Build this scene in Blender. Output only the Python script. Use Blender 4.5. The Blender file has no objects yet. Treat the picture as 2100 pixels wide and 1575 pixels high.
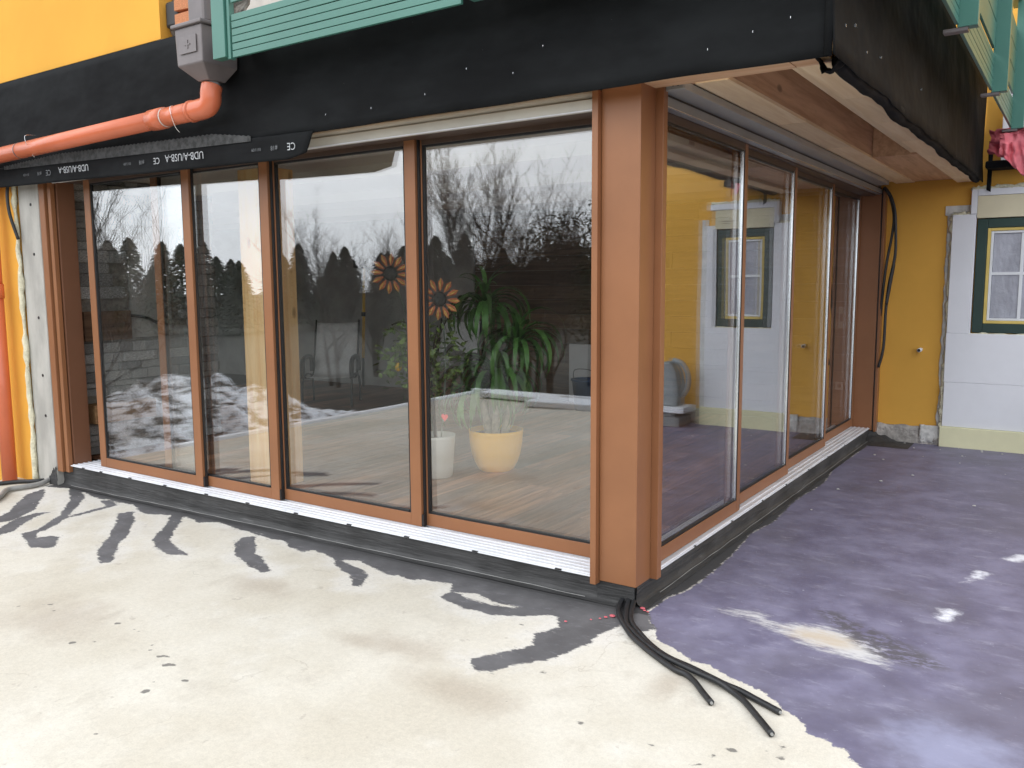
import bpy, bmesh, math, random
import numpy as np
from mathutils import Vector, Matrix, noise as mnoise
random.seed(7)
R = math.radians
scene = bpy.context.scene
COL = scene.collection

# ---------------------------------------------------------------- camera
cam_data = bpy.data.cameras.new('camera')
cam_data.sensor_width = 36.0
cam_data.lens = 1739.76 / 2100.0 * 36.0
cam_data.clip_start = 0.05
cam_data.clip_end = 600.0
cam = bpy.data.objects.new('camera', cam_data)
COL.objects.link(cam)
_rt = Vector((0.82836121, 0.56015892, -0.00629983))
_up = Vector((-0.06096159, 0.1013174, 0.99298463))
_fw = Vector((-0.55686748, 0.8221659, -0.11807558))
_m = Matrix((_rt, _up, -_fw)).transposed().to_4x4()
_m.translation = Vector((1.7415, -3.6719, 1.6))
cam.matrix_world = _m
scene.camera = cam

# ---------------------------------------------------------------- sky and sun
SUN_ELEV, SUN_AZ = R(42), R(205)          # azimuth measured clockwise from +Y
world = bpy.data.worlds.new('World')
scene.world = world
world.use_nodes = True
wt = world.node_tree
wt.nodes.clear()
w_out = wt.nodes.new('ShaderNodeOutputWorld')
w_bg = wt.nodes.new('ShaderNodeBackground')
w_sky = wt.nodes.new('ShaderNodeTexSky')
w_sky.sky_type = 'NISHITA'
w_sky.sun_disc = False
w_sky.sun_elevation = SUN_ELEV
w_sky.sun_rotation = SUN_AZ
w_sky.air_density = 1.0
w_sky.dust_density = 1.5
w_sky.ozone_density = 1.0
w_hsv = wt.nodes.new('ShaderNodeHueSaturation')
w_hsv.inputs['Saturation'].default_value = 0.22
w_tc = wt.nodes.new('ShaderNodeTexCoord')
w_map = wt.nodes.new('ShaderNodeMapping')
w_map.inputs['Scale'].default_value = (1.0, 1.0, 3.2)
w_nz = wt.nodes.new('ShaderNodeTexNoise')
w_nz.inputs['Scale'].default_value = 2.2
w_nz.inputs['Detail'].default_value = 5.0
w_nz.inputs['Roughness'].default_value = 0.5
w_rmp = wt.nodes.new('ShaderNodeMapRange')
w_rmp.inputs['From Min'].default_value = 0.3
w_rmp.inputs['From Max'].default_value = 0.7
w_rmp.inputs['To Min'].default_value = 0.86
w_rmp.inputs['To Max'].default_value = 1.14
w_mul = wt.nodes.new('ShaderNodeVectorMath')
w_mul.operation = 'SCALE'
wt.links.new(w_sky.outputs[0], w_hsv.inputs['Color'])
wt.links.new(w_tc.outputs['Generated'], w_map.inputs[0])
wt.links.new(w_map.outputs[0], w_nz.inputs['Vector'])
wt.links.new(w_nz.outputs[0], w_rmp.inputs[0])
w_mix = wt.nodes.new('ShaderNodeMix')      # closed cloud layer over the clear-sky model
w_mix.data_type = 'RGBA'
w_mix.inputs[0].default_value = 0.72
w_mix.inputs[7].default_value = (15.4, 16.0, 16.9, 1.0)
wt.links.new(w_hsv.outputs[0], w_mix.inputs[6])
wt.links.new(w_mix.outputs[2], w_mul.inputs[0])
wt.links.new(w_rmp.outputs[0], w_mul.inputs['Scale'])
wt.links.new(w_mul.outputs[0], w_bg.inputs['Color'])
w_bg.inputs['Strength'].default_value = 0.15
wt.links.new(w_bg.outputs[0], w_out.inputs[0])

sun_data = bpy.data.lights.new('sun', 'SUN')
sun_data.energy = 0.8
sun_data.angle = R(40)
sun_data.color = (1.0, 0.96, 0.9)
sun = bpy.data.objects.new('sun', sun_data)
COL.objects.link(sun)
sun.location = (0, 0, 20)
_sd = Vector((math.sin(SUN_AZ) * math.cos(SUN_ELEV), math.cos(SUN_AZ) * math.cos(SUN_ELEV), math.sin(SUN_ELEV)))
sun.rotation_euler = (-_sd).to_track_quat('-Z', 'Y').to_euler()

scene.view_settings.view_transform = 'Standard'
scene.view_settings.look = 'None'
scene.view_settings.gamma = 1.0
scene.view_settings.use_curve_mapping = False
scene.view_settings.exposure = 0.0
scene.render.engine = 'CYCLES'
scene.cycles.use_denoising = True
scene.cycles.max_bounces = 10
scene.cycles.diffuse_bounces = 4
scene.cycles.glossy_bounces = 6
scene.cycles.transmission_bounces = 6
scene.cycles.transparent_max_bounces = 24
scene.cycles.sample_clamp_indirect = 6.0
scene.cycles.caustics_reflective = False
scene.cycles.caustics_refractive = False

# ---------------------------------------------------------------- traced outlines on the terrace floor (metres)
MAIN = [[-5.317,-0.095],[-5.157,-0.04],[-4.883,-0.174],[-4.684,-0.297],[-4.356,-0.543],[-4.223,-0.692],[-4.097,-0.833],[-4.104,-0.939],[-3.711,-1.062],[-3.596,-0.993],[-3.778,-0.844],[-3.871,-0.85],[-3.914,-0.925],[-4.027,-0.868],[-4.078,-0.742],[-4.218,-0.577],[-4.462,-0.361],[-4.729,-0.154],[-4.907,-0.062],[-4.797,-0.07],[-4.595,-0.11],[-4.488,-0.081],[-4.345,-0.098],[-4.189,-0.072],[-3.965,-0.161],[-3.831,-0.202],[-3.641,-0.119],[-3.426,-0.3],[-3.291,-0.453],[-3.187,-0.561],[-2.991,-0.651],[-2.801,-0.688],[-2.69,-0.643],[-2.906,-0.577],[-3.092,-0.504],[-3.302,-0.306],[-3.519,-0.105],[-3.496,-0.101],[-3.281,-0.137],[-3.17,-0.071],[-2.934,-0.104],[-2.729,-0.13],[-2.61,-0.138],[-2.42,-0.133],[-2.303,-0.196],[-2.13,-0.234],[-2.116,-0.169],[-1.937,-0.199],[-1.752,-0.321],[-1.596,-0.371],[-1.469,-0.499],[-1.397,-0.499],[-1.461,-0.405],[-1.494,-0.333],[-1.575,-0.287],[-1.818,-0.207],[-1.722,-0.175],[-1.545,-0.22],[-1.426,-0.268],[-1.368,-0.233],[-1.257,-0.258],[-1.178,-0.209],[-1.222,-0.226],[-1.121,-0.204],[-1.016,-0.191],[-0.962,-0.271],[-0.951,-0.373],[-0.755,-0.433],[-0.583,-0.435],[-0.452,-0.374],[-0.358,-0.295],[-0.287,-0.293],[-0.222,-0.402],[-0.287,-0.518],[-0.256,-0.555],[-0.217,-0.638],[-0.26,-0.708],[-0.315,-0.801],[-0.368,-0.892],[-0.292,-0.964],[-0.21,-0.928],[-0.177,-0.853],[-0.118,-0.76],[-0.08,-0.72],[-0.054,-0.647],[-0.028,-0.546],[-0.008,-0.455],[-0.026,-0.448],[-0.023,-0.401],[-0.003,-0.304],[0.011,-0.218],[0.094,-0.297],[0.154,-0.202],[0.168,-0.173],[0.105,-0.097],[0.048,0.01],[0.057,0.103],[0.048,0.209],[0.098,0.359],[0.107,0.59],[0.095,1.017],[0.046,1.541],[0.081,1.865],[0.046,2.538],[0.081,3.226],[0.022,3.719],[0.032,4.507],[0.037,5.16],[0.25,5.45],[-0.1,5.45],[-0.1,0.1],[-5.4,0.1],[-5.4,-0.1]]
HOLE = [[-0.933,-0.273],[-0.82,-0.24],[-0.642,-0.291],[-0.528,-0.278],[-0.521,-0.3],[-0.652,-0.326],[-0.849,-0.31]]
STROKES = [[[-5.289,-0.155],[-4.969,-0.363],[-4.663,-0.573],[-4.601,-0.658],[-4.52,-0.813],[-4.526,-0.873],[-4.561,-0.894],[-4.684,-0.825],[-4.795,-0.682],[-5.063,-0.486],[-5.256,-0.32],[-5.337,-0.145]],[[-4.51,-0.544],[-4.474,-0.642],[-4.354,-0.798],[-4.214,-0.928],[-4.202,-1.023],[-4.211,-1.054],[-4.345,-0.981],[-4.439,-0.876],[-4.54,-0.739],[-4.586,-0.619],[-4.548,-0.551]],[[-4.263,-0.148],[-4.257,-0.24],[-4.226,-0.436],[-4.232,-0.542],[-4.286,-0.471],[-4.31,-0.318],[-4.311,-0.208],[-4.524,-0.136],[-4.459,-0.098]],[[-4.029,-0.289],[-3.989,-0.19],[-3.777,-0.315],[-3.475,-0.538],[-3.3,-0.723],[-3.069,-0.893],[-2.981,-0.963],[-3.018,-1.005],[-3.123,-0.967],[-3.286,-0.873],[-3.502,-0.678],[-3.8,-0.441]],[[-2.642,-0.341],[-2.727,-0.209],[-2.67,-0.158],[-2.377,-0.397],[-2.253,-0.444],[-2.033,-0.566],[-2.05,-0.612],[-2.236,-0.564],[-2.453,-0.484]]]
PURPLE = [[0.168,-0.173],[0.105,-0.097],[0.048,0.01],[0.057,0.103],[0.048,0.209],[0.098,0.359],[0.107,0.59],[0.095,1.017],[0.046,1.541],[0.081,1.865],[0.046,2.538],[0.081,3.226],[0.022,3.719],[0.032,4.507],[0.037,5.16],[0.25,5.5],[8,5.5],[8,-3.5],[2.4,-1.6],[1.218,-0.843],[1.205,-0.836],[1.172,-0.813],[1.154,-0.769],[1.107,-0.762],[1.075,-0.735],[1.039,-0.729],[1.0,-0.714],[0.979,-0.666],[0.937,-0.629],[0.884,-0.608],[0.844,-0.554],[0.794,-0.515],[0.732,-0.494],[0.673,-0.469],[0.599,-0.439],[0.526,-0.404],[0.451,-0.396],[0.359,-0.339],[0.262,-0.294],[0.201,-0.253],[0.17,-0.172]]
LENS = [[0.327,0.214],[0.513,0.286],[0.634,0.199],[0.804,0.288],[0.955,0.255],[1.112,0.114],[1.167,-0.016],[0.974,-0.015],[0.794,0.024],[0.662,0.106],[0.487,0.173]]
TAN = [[0.658,0.169],[0.818,0.23],[0.967,0.199],[1.002,0.1],[0.892,0.048],[0.744,0.074]]
FLECK = [[0.726,0.474],[0.823,0.488],[0.956,0.387],[1.125,0.302],[1.257,0.209],[1.346,0.101],[1.249,0.055],[1.089,0.061],[0.965,0.177],[0.82,0.344]]
PALE = [[1.224,-0.495],[1.334,-0.324],[1.548,-0.336],[1.652,-0.409],[1.752,-0.626],[1.506,-0.89],[1.263,-0.841]]
WHITE = [[[1.263,1.257],[1.325,1.574],[1.407,1.533],[1.332,1.332]],[[1.213,0.818],[1.27,0.88],[1.332,0.773],[1.281,0.623],[1.225,0.679]],[[1.4,1.824],[1.479,1.981],[1.558,2.033],[1.567,1.864],[1.49,1.814]]]
CABLES = [[[-0.116,-0.06],[-0.056,-0.11],[0.095,-0.306],[0.212,-0.406],[0.323,-0.483],[0.423,-0.543],[0.48,-0.56],[0.534,-0.602],[0.591,-0.665],[0.65,-0.727]],[[-0.082,-0.059],[0.027,-0.195],[0.125,-0.303],[0.235,-0.391],[0.341,-0.471],[0.432,-0.51],[0.526,-0.543],[0.617,-0.573],[0.681,-0.594],[0.748,-0.645],[0.831,-0.736],[0.909,-0.825]],[[-0.068,-0.031],[0.04,-0.169],[0.155,-0.3],[0.268,-0.4],[0.363,-0.456],[0.466,-0.488],[0.556,-0.523],[0.642,-0.557],[0.709,-0.575],[0.779,-0.607],[0.887,-0.656]]]
CONDUIT = [[-5.106,-0.681],[-5.255,-0.531],[-5.441,-0.388],[-5.43,-0.269],[-5.435,-0.116],[-5.513,0.042],[-5.478,0.103],[-5.462,0.176]]
BLACKC = [[-5.796,-0.354],[-5.763,-0.296],[-5.696,-0.177],[-5.569,-0.064],[-5.589,0.049],[-5.607,0.123]]
HANG1 = [[0.023,5.3,2.502],[0.076,5.3,2.428],[0.115,5.3,2.302],[0.129,5.3,2.169],[0.112,5.3,1.992],[0.086,5.3,1.814],[0.068,5.3,1.634],[0.038,5.33,1.253]]
HANG2 = [[0.023,5.3,2.502],[0.081,5.3,2.418],[0.124,5.3,2.284],[0.138,5.3,2.15],[0.149,5.3,1.902],[0.138,5.3,1.768],[0.112,5.3,1.589],[0.088,5.3,1.363],[0.135,5.33,1.761],[0.099,5.33,1.572],[0.08,5.33,1.317],[0.073,5.33,0.948],[0.036,5.33,0.744]]
HANGL = [[-5.161,-0.27,2.374],[-5.222,-0.27,2.267],[-5.218,-0.27,2.143],[-5.147,-0.27,1.965]]
DRIPS = [[-2.753,-1.674],[-2.719,-1.626],[-2.666,-1.567],[-2.633,-1.539],[-2.595,-1.513],[-2.495,-1.553],[-2.412,-1.496],[-2.062,-1.478],[-1.919,-1.486],[-1.878,-1.483],[-1.821,-1.482],[-1.679,-1.549],[-1.638,-1.579],[-1.602,-1.577],[-1.542,-1.599],[-1.53,-1.581],[-1.505,-1.581],[-1.441,-1.635],[-1.414,-1.618],[-1.367,-1.649],[-1.27,-1.686],[-1.238,-1.679],[-1.334,-1.755],[-1.302,-1.79],[-1.293,-1.818],[-1.291,-1.836],[-1.139,-2.119],[-2.025,-1.723],[-1.95,-1.664],[-0.028,-1.128],[0.159,-1.318],[0.295,-1.105],[0.575,-1.101],[0.032,-0.789],[-0.032,-0.833],[-0.392,-0.459],[0.574,-1.1],[0.818,-0.978],[0.778,-1.05],[0.917,-0.926],[0.95,-0.894],[0.971,-0.935],[0.736,-1.145],[0.762,-1.121],[0.957,-0.868]]

# ---------------------------------------------------------------- materials
def nodes_of(name):
    m = bpy.data.materials.new(name)
    m.use_nodes = True
    nt = m.node_tree
    bs = nt.nodes['Principled BSDF']
    return m, nt, bs

def tex_noise(nt, scale, detail=4.0, rough=0.55, stretch=None, coord='Object', vec=None):
    tc = nt.nodes.new('ShaderNodeTexCoord')
    n = nt.nodes.new('ShaderNodeTexNoise')
    n.inputs['Scale'].default_value = scale
    n.inputs['Detail'].default_value = detail
    n.inputs['Roughness'].default_value = rough
    src = tc.outputs[coord]
    if stretch:
        mp = nt.nodes.new('ShaderNodeMapping')
        mp.inputs['Scale'].default_value = stretch
        nt.links.new(src, mp.inputs[0])
        src = mp.outputs[0]
    nt.links.new(src, n.inputs['Vector'])
    return n.outputs[0]

def ramp(nt, fac, a, b, lo=0.0, hi=1.0, smooth=True):
    n = nt.nodes.new('ShaderNodeMapRange')
    n.interpolation_type = 'SMOOTHSTEP' if smooth else 'LINEAR'
    n.inputs['From Min'].default_value = a
    n.inputs['From Max'].default_value = b
    n.inputs['To Min'].default_value = lo
    n.inputs['To Max'].default_value = hi
    nt.links.new(fac, n.inputs[0])
    return n.outputs[0]

def mixc(nt, fac, a, b):
    n = nt.nodes.new('ShaderNodeMix')
    n.data_type = 'RGBA'
    for s, v in (('A', a), ('B', b)):
        k = [i for i in n.inputs if i.name == s and i.type == 'RGBA'][0]
        if isinstance(v, (tuple, list)):
            k.default_value = (*v, 1.0) if len(v) == 3 else v
        else:
            nt.links.new(v, k)
    fk = [i for i in n.inputs if i.name == 'Factor' and i.type == 'VALUE'][0]
    if isinstance(fac, (int, float)):
        fk.default_value = fac
    else:
        nt.links.new(fac, fk)
    return [o for o in n.outputs if o.type == 'RGBA'][0]

def mth(nt, op, a, b=None, clamp=False):
    n = nt.nodes.new('ShaderNodeMath')
    n.operation = op
    n.use_clamp = clamp
    for i, v in enumerate((a, b)):
        if v is None:
            continue
        if isinstance(v, (int, float)):
            n.inputs[i].default_value = v
        else:
            nt.links.new(v, n.inputs[i])
    return n.outputs[0]

def bump(nt, bs, height, strength=0.2, dist=0.01):
    b = nt.nodes.new('ShaderNodeBump')
    b.inputs['Strength'].default_value = strength
    b.inputs['Distance'].default_value = dist
    nt.links.new(height, b.inputs['Height'])
    nt.links.new(b.outputs[0], bs.inputs['Normal'])

def sc3(c, k):
    return tuple(min(1.0, v * k) for v in c)

def simple(name, col, rough=0.5, var=0.12, scale=6.0, bumps=0.0, bscale=60.0, metallic=0.0, spec=0.5, stretch=None, rnd=0.0, bdist=0.004):
    m, nt, bs = nodes_of(name)
    f = tex_noise(nt, scale, 5.0, 0.6, stretch)
    f = ramp(nt, f, 0.3, 0.7)
    c = mixc(nt, f, sc3(col, 1 - var), sc3(col, 1 + var))
    if rnd:
        oi = nt.nodes.new('ShaderNodeObjectInfo')
        h = nt.nodes.new('ShaderNodeHueSaturation')
        nt.links.new(ramp(nt, oi.outputs['Random'], 0, 1, 1 - rnd, 1 + rnd, False), h.inputs['Value'])
        nt.links.new(c, h.inputs['Color'])
        c = h.outputs[0]
    nt.links.new(c, bs.inputs['Base Color'])
    bs.inputs['Roughness'].default_value = rough
    bs.inputs['Metallic'].default_value = metallic
    bs.inputs['Specular IOR Level'].default_value = spec
    if bumps:
        bump(nt, bs, tex_noise(nt, bscale, 6.0, 0.6, stretch), bumps, bdist)
    return m

def wood(name, c1, c2, axis=0, rough=0.55, rnd=0.18, scale=1.0, knots=False):
    m, nt, bs = nodes_of(name)
    st = [14.0, 14.0, 14.0]
    st[axis] = 0.9
    tc = nt.nodes.new('ShaderNodeTexCoord')
    geo = nt.nodes.new('ShaderNodeNewGeometry')
    oi = nt.nodes.new('ShaderNodeObjectInfo')
    add = nt.nodes.new('ShaderNodeVectorMath')
    add.operation = 'ADD'
    cmb = nt.nodes.new('ShaderNodeCombineXYZ')
    for i in range(3):
        nt.links.new(mth(nt, 'MULTIPLY', oi.outputs['Random'], 37.0 + 11 * i), cmb.inputs[i])
    nt.links.new(geo.outputs['Position'], add.inputs[0])
    nt.links.new(cmb.outputs[0], add.inputs[1])
    mp = nt.nodes.new('ShaderNodeMapping')
    mp.inputs['Scale'].default_value = st
    nt.links.new(add.outputs[0], mp.inputs[0])
    n = nt.nodes.new('ShaderNodeTexNoise')
    n.inputs['Scale'].default_value = 1.6 * scale
    n.inputs['Detail'].default_value = 7.0
    n.inputs['Roughness'].default_value = 0.62
    n.inputs['Distortion'].default_value = 0.6
    nt.links.new(mp.outputs[0], n.inputs['Vector'])
    f = ramp(nt, n.outputs[0], 0.32, 0.68)
    c = mixc(nt, f, c1, c2)
    if knots:
        v = nt.nodes.new('ShaderNodeTexVoronoi')
        v.inputs['Scale'].default_value = 4.5
        mp2 = nt.nodes.new('ShaderNodeMapping')
        s2 = [1.0, 1.0, 1.0]
        s2[axis] = 0.45
        mp2.inputs['Scale'].default_value = s2
        nt.links.new(add.outputs[0], mp2.inputs[0])
        nt.links.new(mp2.outputs[0], v.inputs['Vector'])
        k = ramp(nt, v.outputs['Distance'], 0.05, 0.12, 1.0, 0.0)
        c = mixc(nt, mth(nt, 'MULTIPLY', k, 0.75), c, sc3(c1, 0.35))
    if rnd:
        h = nt.nodes.new('ShaderNodeHueSaturation')
        nt.links.new(ramp(nt, oi.outputs['Random'], 0, 1, 1 - rnd, 1 + rnd, False), h.inputs['Value'])
        nt.links.new(c, h.inputs['Color'])
        c = h.outputs[0]
    nt.links.new(c, bs.inputs['Base Color'])
    bs.inputs['Roughness'].default_value = rough
    bump(nt, bs, n.outputs[0], 0.15, 0.003)
    return m

M = {}
M['brown'] = simple('brown_powder_coat', (0.272, 0.118, 0.053), 0.36, 0.07, 2.2, 0.05, 400.0, spec=0.42)
M['brown_shaded'] = simple('shaded_brown_coat', (0.17, 0.075, 0.04), 0.45, 0.06, 3.0)  # frame brown darkened for the jamb cheek, recess shade put into the colour
M['gasket'] = simple('black_rubber', (0.012, 0.012, 0.013), 0.5, 0.1)
M['silver'] = simple('bright_aluminium', (0.78, 0.8, 0.82), 0.22, 0.05, 3.0, metallic=0.9)
M['white_alu'] = simple('white_aluminium', (0.78, 0.8, 0.84), 0.35, 0.06, 5.0, 0.05, 200.0)
M['grey_alu'] = simple('grey_anodised_aluminium', (0.36, 0.37, 0.36), 0.4, 0.08, 3.0, metallic=0.35, stretch=(0.3, 1, 1))
M['offwhite_alu'] = simple('offwhite_aluminium', (0.62, 0.62, 0.57), 0.4, 0.06, 4.0)
M['shaded_alu'] = simple('shaded_brown_head', (0.075, 0.045, 0.032), 0.5, 0.1)  # head and top rails: shade under the fascia put into the brown
M['yellow'] = simple('yellow_render', (0.75, 0.405, 0.078), 0.85, 0.05, 1.4, 0.35, 260.0, spec=0.2)
M['yellow_l'] = simple('yellow_render_clean', (0.79, 0.405, 0.065), 0.85, 0.05, 1.2, 0.3, 260.0, spec=0.2)
M['styro'] = simple('white_insulation_board', (0.80, 0.81, 0.84), 0.8, 0.03, 2.0, 0.15, 300.0, spec=0.2)
M['cream'] = simple('cream_foam_board', (0.78, 0.75, 0.50), 0.8, 0.05, 3.0, 0.2, 200.0, spec=0.2)
M['foam'] = simple('pale_expanding_foam', (0.74, 0.70, 0.52), 0.8, 0.12, 20.0, 0.9, 45.0, bdist=0.02)
M['plaster_white'] = simple('white_filler', (0.60, 0.59, 0.56), 0.85, 0.22, 9.0, 0.6, 50.0, bdist=0.01)
M['shutter_box'] = simple('beige_shutter_box', (0.66, 0.60, 0.42), 0.6, 0.03)
M['green'] = simple('green_powder_coat', (0.065, 0.195, 0.155), 0.36, 0.06, 2.0)
M['green_dark'] = simple('dark_green_window_paint', (0.008, 0.035, 0.028), 0.3, 0.1)
M['yellow_trim'] = simple('yellow_trim', (0.70, 0.52, 0.14), 0.5, 0.08)
M['orange'] = simple('orange_drain_plastic', (0.62, 0.16, 0.075), 0.28, 0.05, 3.0)
M['hopper'] = simple('brown_grey_plastic', (0.16, 0.14, 0.14), 0.4, 0.1, 5.0, 0.1, 60.0)
M['beam'] = wood('red_brown_beam', (0.52, 0.30, 0.165), (0.70, 0.45, 0.26), 1, 0.6, 0.05, 1.0, True)
M['soffit_y'] = wood('soffit_board_wood', (0.76, 0.57, 0.33), (0.86, 0.69, 0.44), 1, 0.6, 0.1)
M['soffit_x'] = wood('soffit_front_wood', (0.56, 0.33, 0.17), (0.68, 0.45, 0.27), 0, 0.6, 0.1)
M['post_wood'] = wood('pale_spruce_post', (0.86, 0.50, 0.21), (0.95, 0.66, 0.34), 2, 0.55, 0.05, 1.0, True)
M['plank'] = wood('laminate_plank', (0.14, 0.06, 0.034), (0.38, 0.185, 0.10), 1, 0.4, 0.5)
M['wall_board'] = wood('dark_wall_board', (0.10, 0.065, 0.042), (0.20, 0.135, 0.085), 0, 0.6, 0.35)
M['shelf_wood'] = wood('old_beam_wood', (0.22, 0.11, 0.045), (0.42, 0.25, 0.12), 1, 0.65, 0.2)
M['niche_wood'] = wood('niche_wood', (0.10, 0.05, 0.03), (0.22, 0.13, 0.075), 1, 0.6, 0.2)
M['plaster'] = simple('grey_plaster', (0.47, 0.47, 0.45), 0.9, 0.15, 2.5, 0.3, 60.0)
M['ceiling'] = simple('ceiling_board', (0.74, 0.70, 0.63), 0.85, 0.08, 2.0)
M['stone'] = simple('split_stone', (0.50, 0.505, 0.50), 0.8, 0.45, 12.0, 0.9, 30.0, rnd=0.4, bdist=0.02)
M['concrete_col'] = simple('raw_concrete', (0.40, 0.39, 0.36), 0.85, 0.16, 7.0, 0.5, 70.0, stretch=(1, 1, 0.35))
M['rough_base'] = simple('rough_plinth', (0.42, 0.39, 0.36), 0.9, 0.4, 9.0, 1.0, 25.0, bdist=0.03)
M['brick'] = simple('orange_brick', (0.55, 0.22, 0.10), 0.85, 0.2, 14.0, 0.5, 60.0)
M['mortar'] = simple('grey_mortar', (0.30, 0.28, 0.25), 0.9, 0.35, 12.0, 1.0, 30.0, bdist=0.03)
M['cable'] = simple('black_cable', (0.016, 0.017, 0.019), 0.45, 0.2, 30.0, 0.1, 200.0)
M['conduit'] = simple('grey_conduit', (0.30, 0.30, 0.29), 0.5, 0.1, 20.0)
M['pink'] = simple('pink_membrane', (0.62, 0.13, 0.16), 0.55, 0.15, 8.0, 0.3, 20.0)
M['film'] = simple('grey_protective_film', (0.36, 0.37, 0.42), 0.22, 0.14, 5.0, 0.6, 14.0, bdist=0.02, stretch=(1, 1, 0.5))
M['white_paint'] = simple('white_paint', (0.76, 0.78, 0.80), 0.45, 0.04)
M['print'] = simple('white_print', (0.42, 0.44, 0.46), 0.7, 0.25, 60.0)
M['print_dim'] = simple('faded_print', (0.16, 0.17, 0.18), 0.7, 0.3, 60.0)
M['felt'] = simple('grey_felt', (0.055, 0.057, 0.058), 0.95, 0.45, 25.0, 0.9, 140.0)
M['lilac_wall'] = simple('lilac_primer_wall', (0.42, 0.38, 0.42), 0.85, 0.1)
M['pot_yellow'] = simple('yellow_ceramic', (0.95, 0.52, 0.045), 0.35, 0.03)
M['pot_white'] = simple('white_ceramic', (0.62, 0.61, 0.56), 0.35, 0.03)
M['soil'] = simple('potting_soil', (0.035, 0.025, 0.018), 0.95, 0.3, 60.0, 1.0, 80.0)
M['yucca_leaf'] = simple('yucca_leaf', (0.075, 0.19, 0.045), 0.35, 0.35, 9.0, rnd=0.45, stretch=(1, 1, 0.3))
M['yucca_cane'] = simple('pale_cane', (0.40, 0.36, 0.28), 0.8, 0.3, 18.0, 0.7, 40.0)
M['lemon_leaf'] = simple('lemon_leaf', (0.13, 0.20, 0.045), 0.4, 0.5, 22.0)
M['lemon_fruit'] = simple('lemon_skin', (0.70, 0.42, 0.03), 0.4, 0.1)
M['bark'] = simple('bark', (0.055, 0.045, 0.036), 0.9, 0.3, 20.0, 0.7, 40.0)
M['twig'] = simple('twig_bark', (0.045, 0.038, 0.034), 0.9, 0.3, 8.0)
M['needle'] = simple('spruce_needles', (0.022, 0.036, 0.018), 0.75, 0.45, 1.5)
M['petal'] = simple('painted_petal', (0.66, 0.23, 0.12), 0.45, 0.2, 30.0)
M['petal_y'] = simple('painted_petal_rib', (0.80, 0.52, 0.18), 0.45, 0.2, 30.0)
M['rust'] = simple('dark_rusted_metal', (0.06, 0.06, 0.055), 0.6, 0.3, 40.0)
M['stem_metal'] = simple('green_metal_stem', (0.12, 0.15, 0.11), 0.5, 0.2)
M['mesh_fabric'] = simple('grey_chair_mesh', (0.80, 0.81, 0.81), 0.7, 0.1, 40.0, 0.4, 300.0)
M['black_metal'] = simple('black_metal', (0.015, 0.015, 0.016), 0.4, 0.1)
M['handle_yellow'] = simple('yellow_handle', (0.80, 0.48, 0.05), 0.4, 0.1)
M['shovel_head'] = simple('dark_plastic_blade', (0.03, 0.03, 0.03), 0.5, 0.2)
M['grey_board'] = simple('pale_grey_panel', (0.75, 0.76, 0.76), 0.6, 0.03)
M['blue'] = simple('blue_plastic', (0.012, 0.06, 0.16), 0.35, 0.1)
M['cloth'] = simple('grey_cloth', (0.34, 0.33, 0.33), 0.9, 0.15, 10.0, 0.5, 40.0)
M['red'] = simple('red_heart', (0.75, 0.04, 0.05), 0.5, 0.05)
M['grey_plastic'] = simple('grey_plastic', (0.30, 0.33, 0.34), 0.45, 0.12)
M['grey_block'] = simple('grey_concrete_block', (0.26, 0.27, 0.27), 0.9, 0.15, 12.0, 0.5, 60.0)
M['foil'] = simple('crumpled_foil', (0.62, 0.62, 0.60), 0.25, 0.2, 14.0, 1.0, 22.0, metallic=0.8, bdist=0.03)
M['snow'] = simple('snow', (0.82, 0.84, 0.88), 0.7, 0.05, 5.0, 0.5, 12.0, bdist=0.02)
M['socket'] = simple('offwhite_socket', (0.55, 0.53, 0.48), 0.4, 0.03)

# black roofing membrane: nearly black, faint wrinkles and dusty smears
m, nt, bs = nodes_of('black_roofing_membrane')
f = ramp(nt, tex_noise(nt, 1.3, 6.0, 0.6, (1, 1, 2.5)), 0.35, 0.75)
c = mixc(nt, f, (0.006, 0.0065, 0.0072), (0.015, 0.0165, 0.0178))
sp = ramp(nt, tex_noise(nt, 90.0, 2.0, 0.5), 0.79, 0.82)
bs.inputs['Specular IOR Level'].default_value = 0.12
c = mixc(nt, mth(nt, 'MULTIPLY', sp, 0.35), c, (0.3, 0.3, 0.3))
nt.links.new(c, bs.inputs['Base Color'])
bs.inputs['Roughness'].default_value = 0.8
bump(nt, bs, tex_noise(nt, 1.6, 3.0, 0.45, (1, 1, 1.6)), 0.8, 0.06)
M['membrane'] = m

# liquid-applied upstand: dark grey with pale scrape lines along its length
def upstand_mat(name, st):
    m, nt, bs = nodes_of(name)
    f = ramp(nt, tex_noise(nt, 2.2, 6.0, 0.6), 0.3, 0.7)
    c = mixc(nt, f, (0.026, 0.026, 0.026), (0.058, 0.058, 0.059))
    s = ramp(nt, tex_noise(nt, 6.0, 8.0, 0.75, st), 0.58, 0.74)
    c = mixc(nt, mth(nt, 'MULTIPLY', s, 0.38), c, (0.32, 0.32, 0.32))
    nt.links.new(c, bs.inputs['Base Color'])
    bs.inputs['Roughness'].default_value = 0.6
    bump(nt, bs, tex_noise(nt, 9.0, 6.0, 0.6, st), 0.5, 0.02)
    return m
M['upstand_x'] = upstand_mat('upstand_coating_front', (0.35, 5, 5))
M['upstand_y'] = upstand_mat('upstand_coating_side', (5, 0.35, 5))

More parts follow.
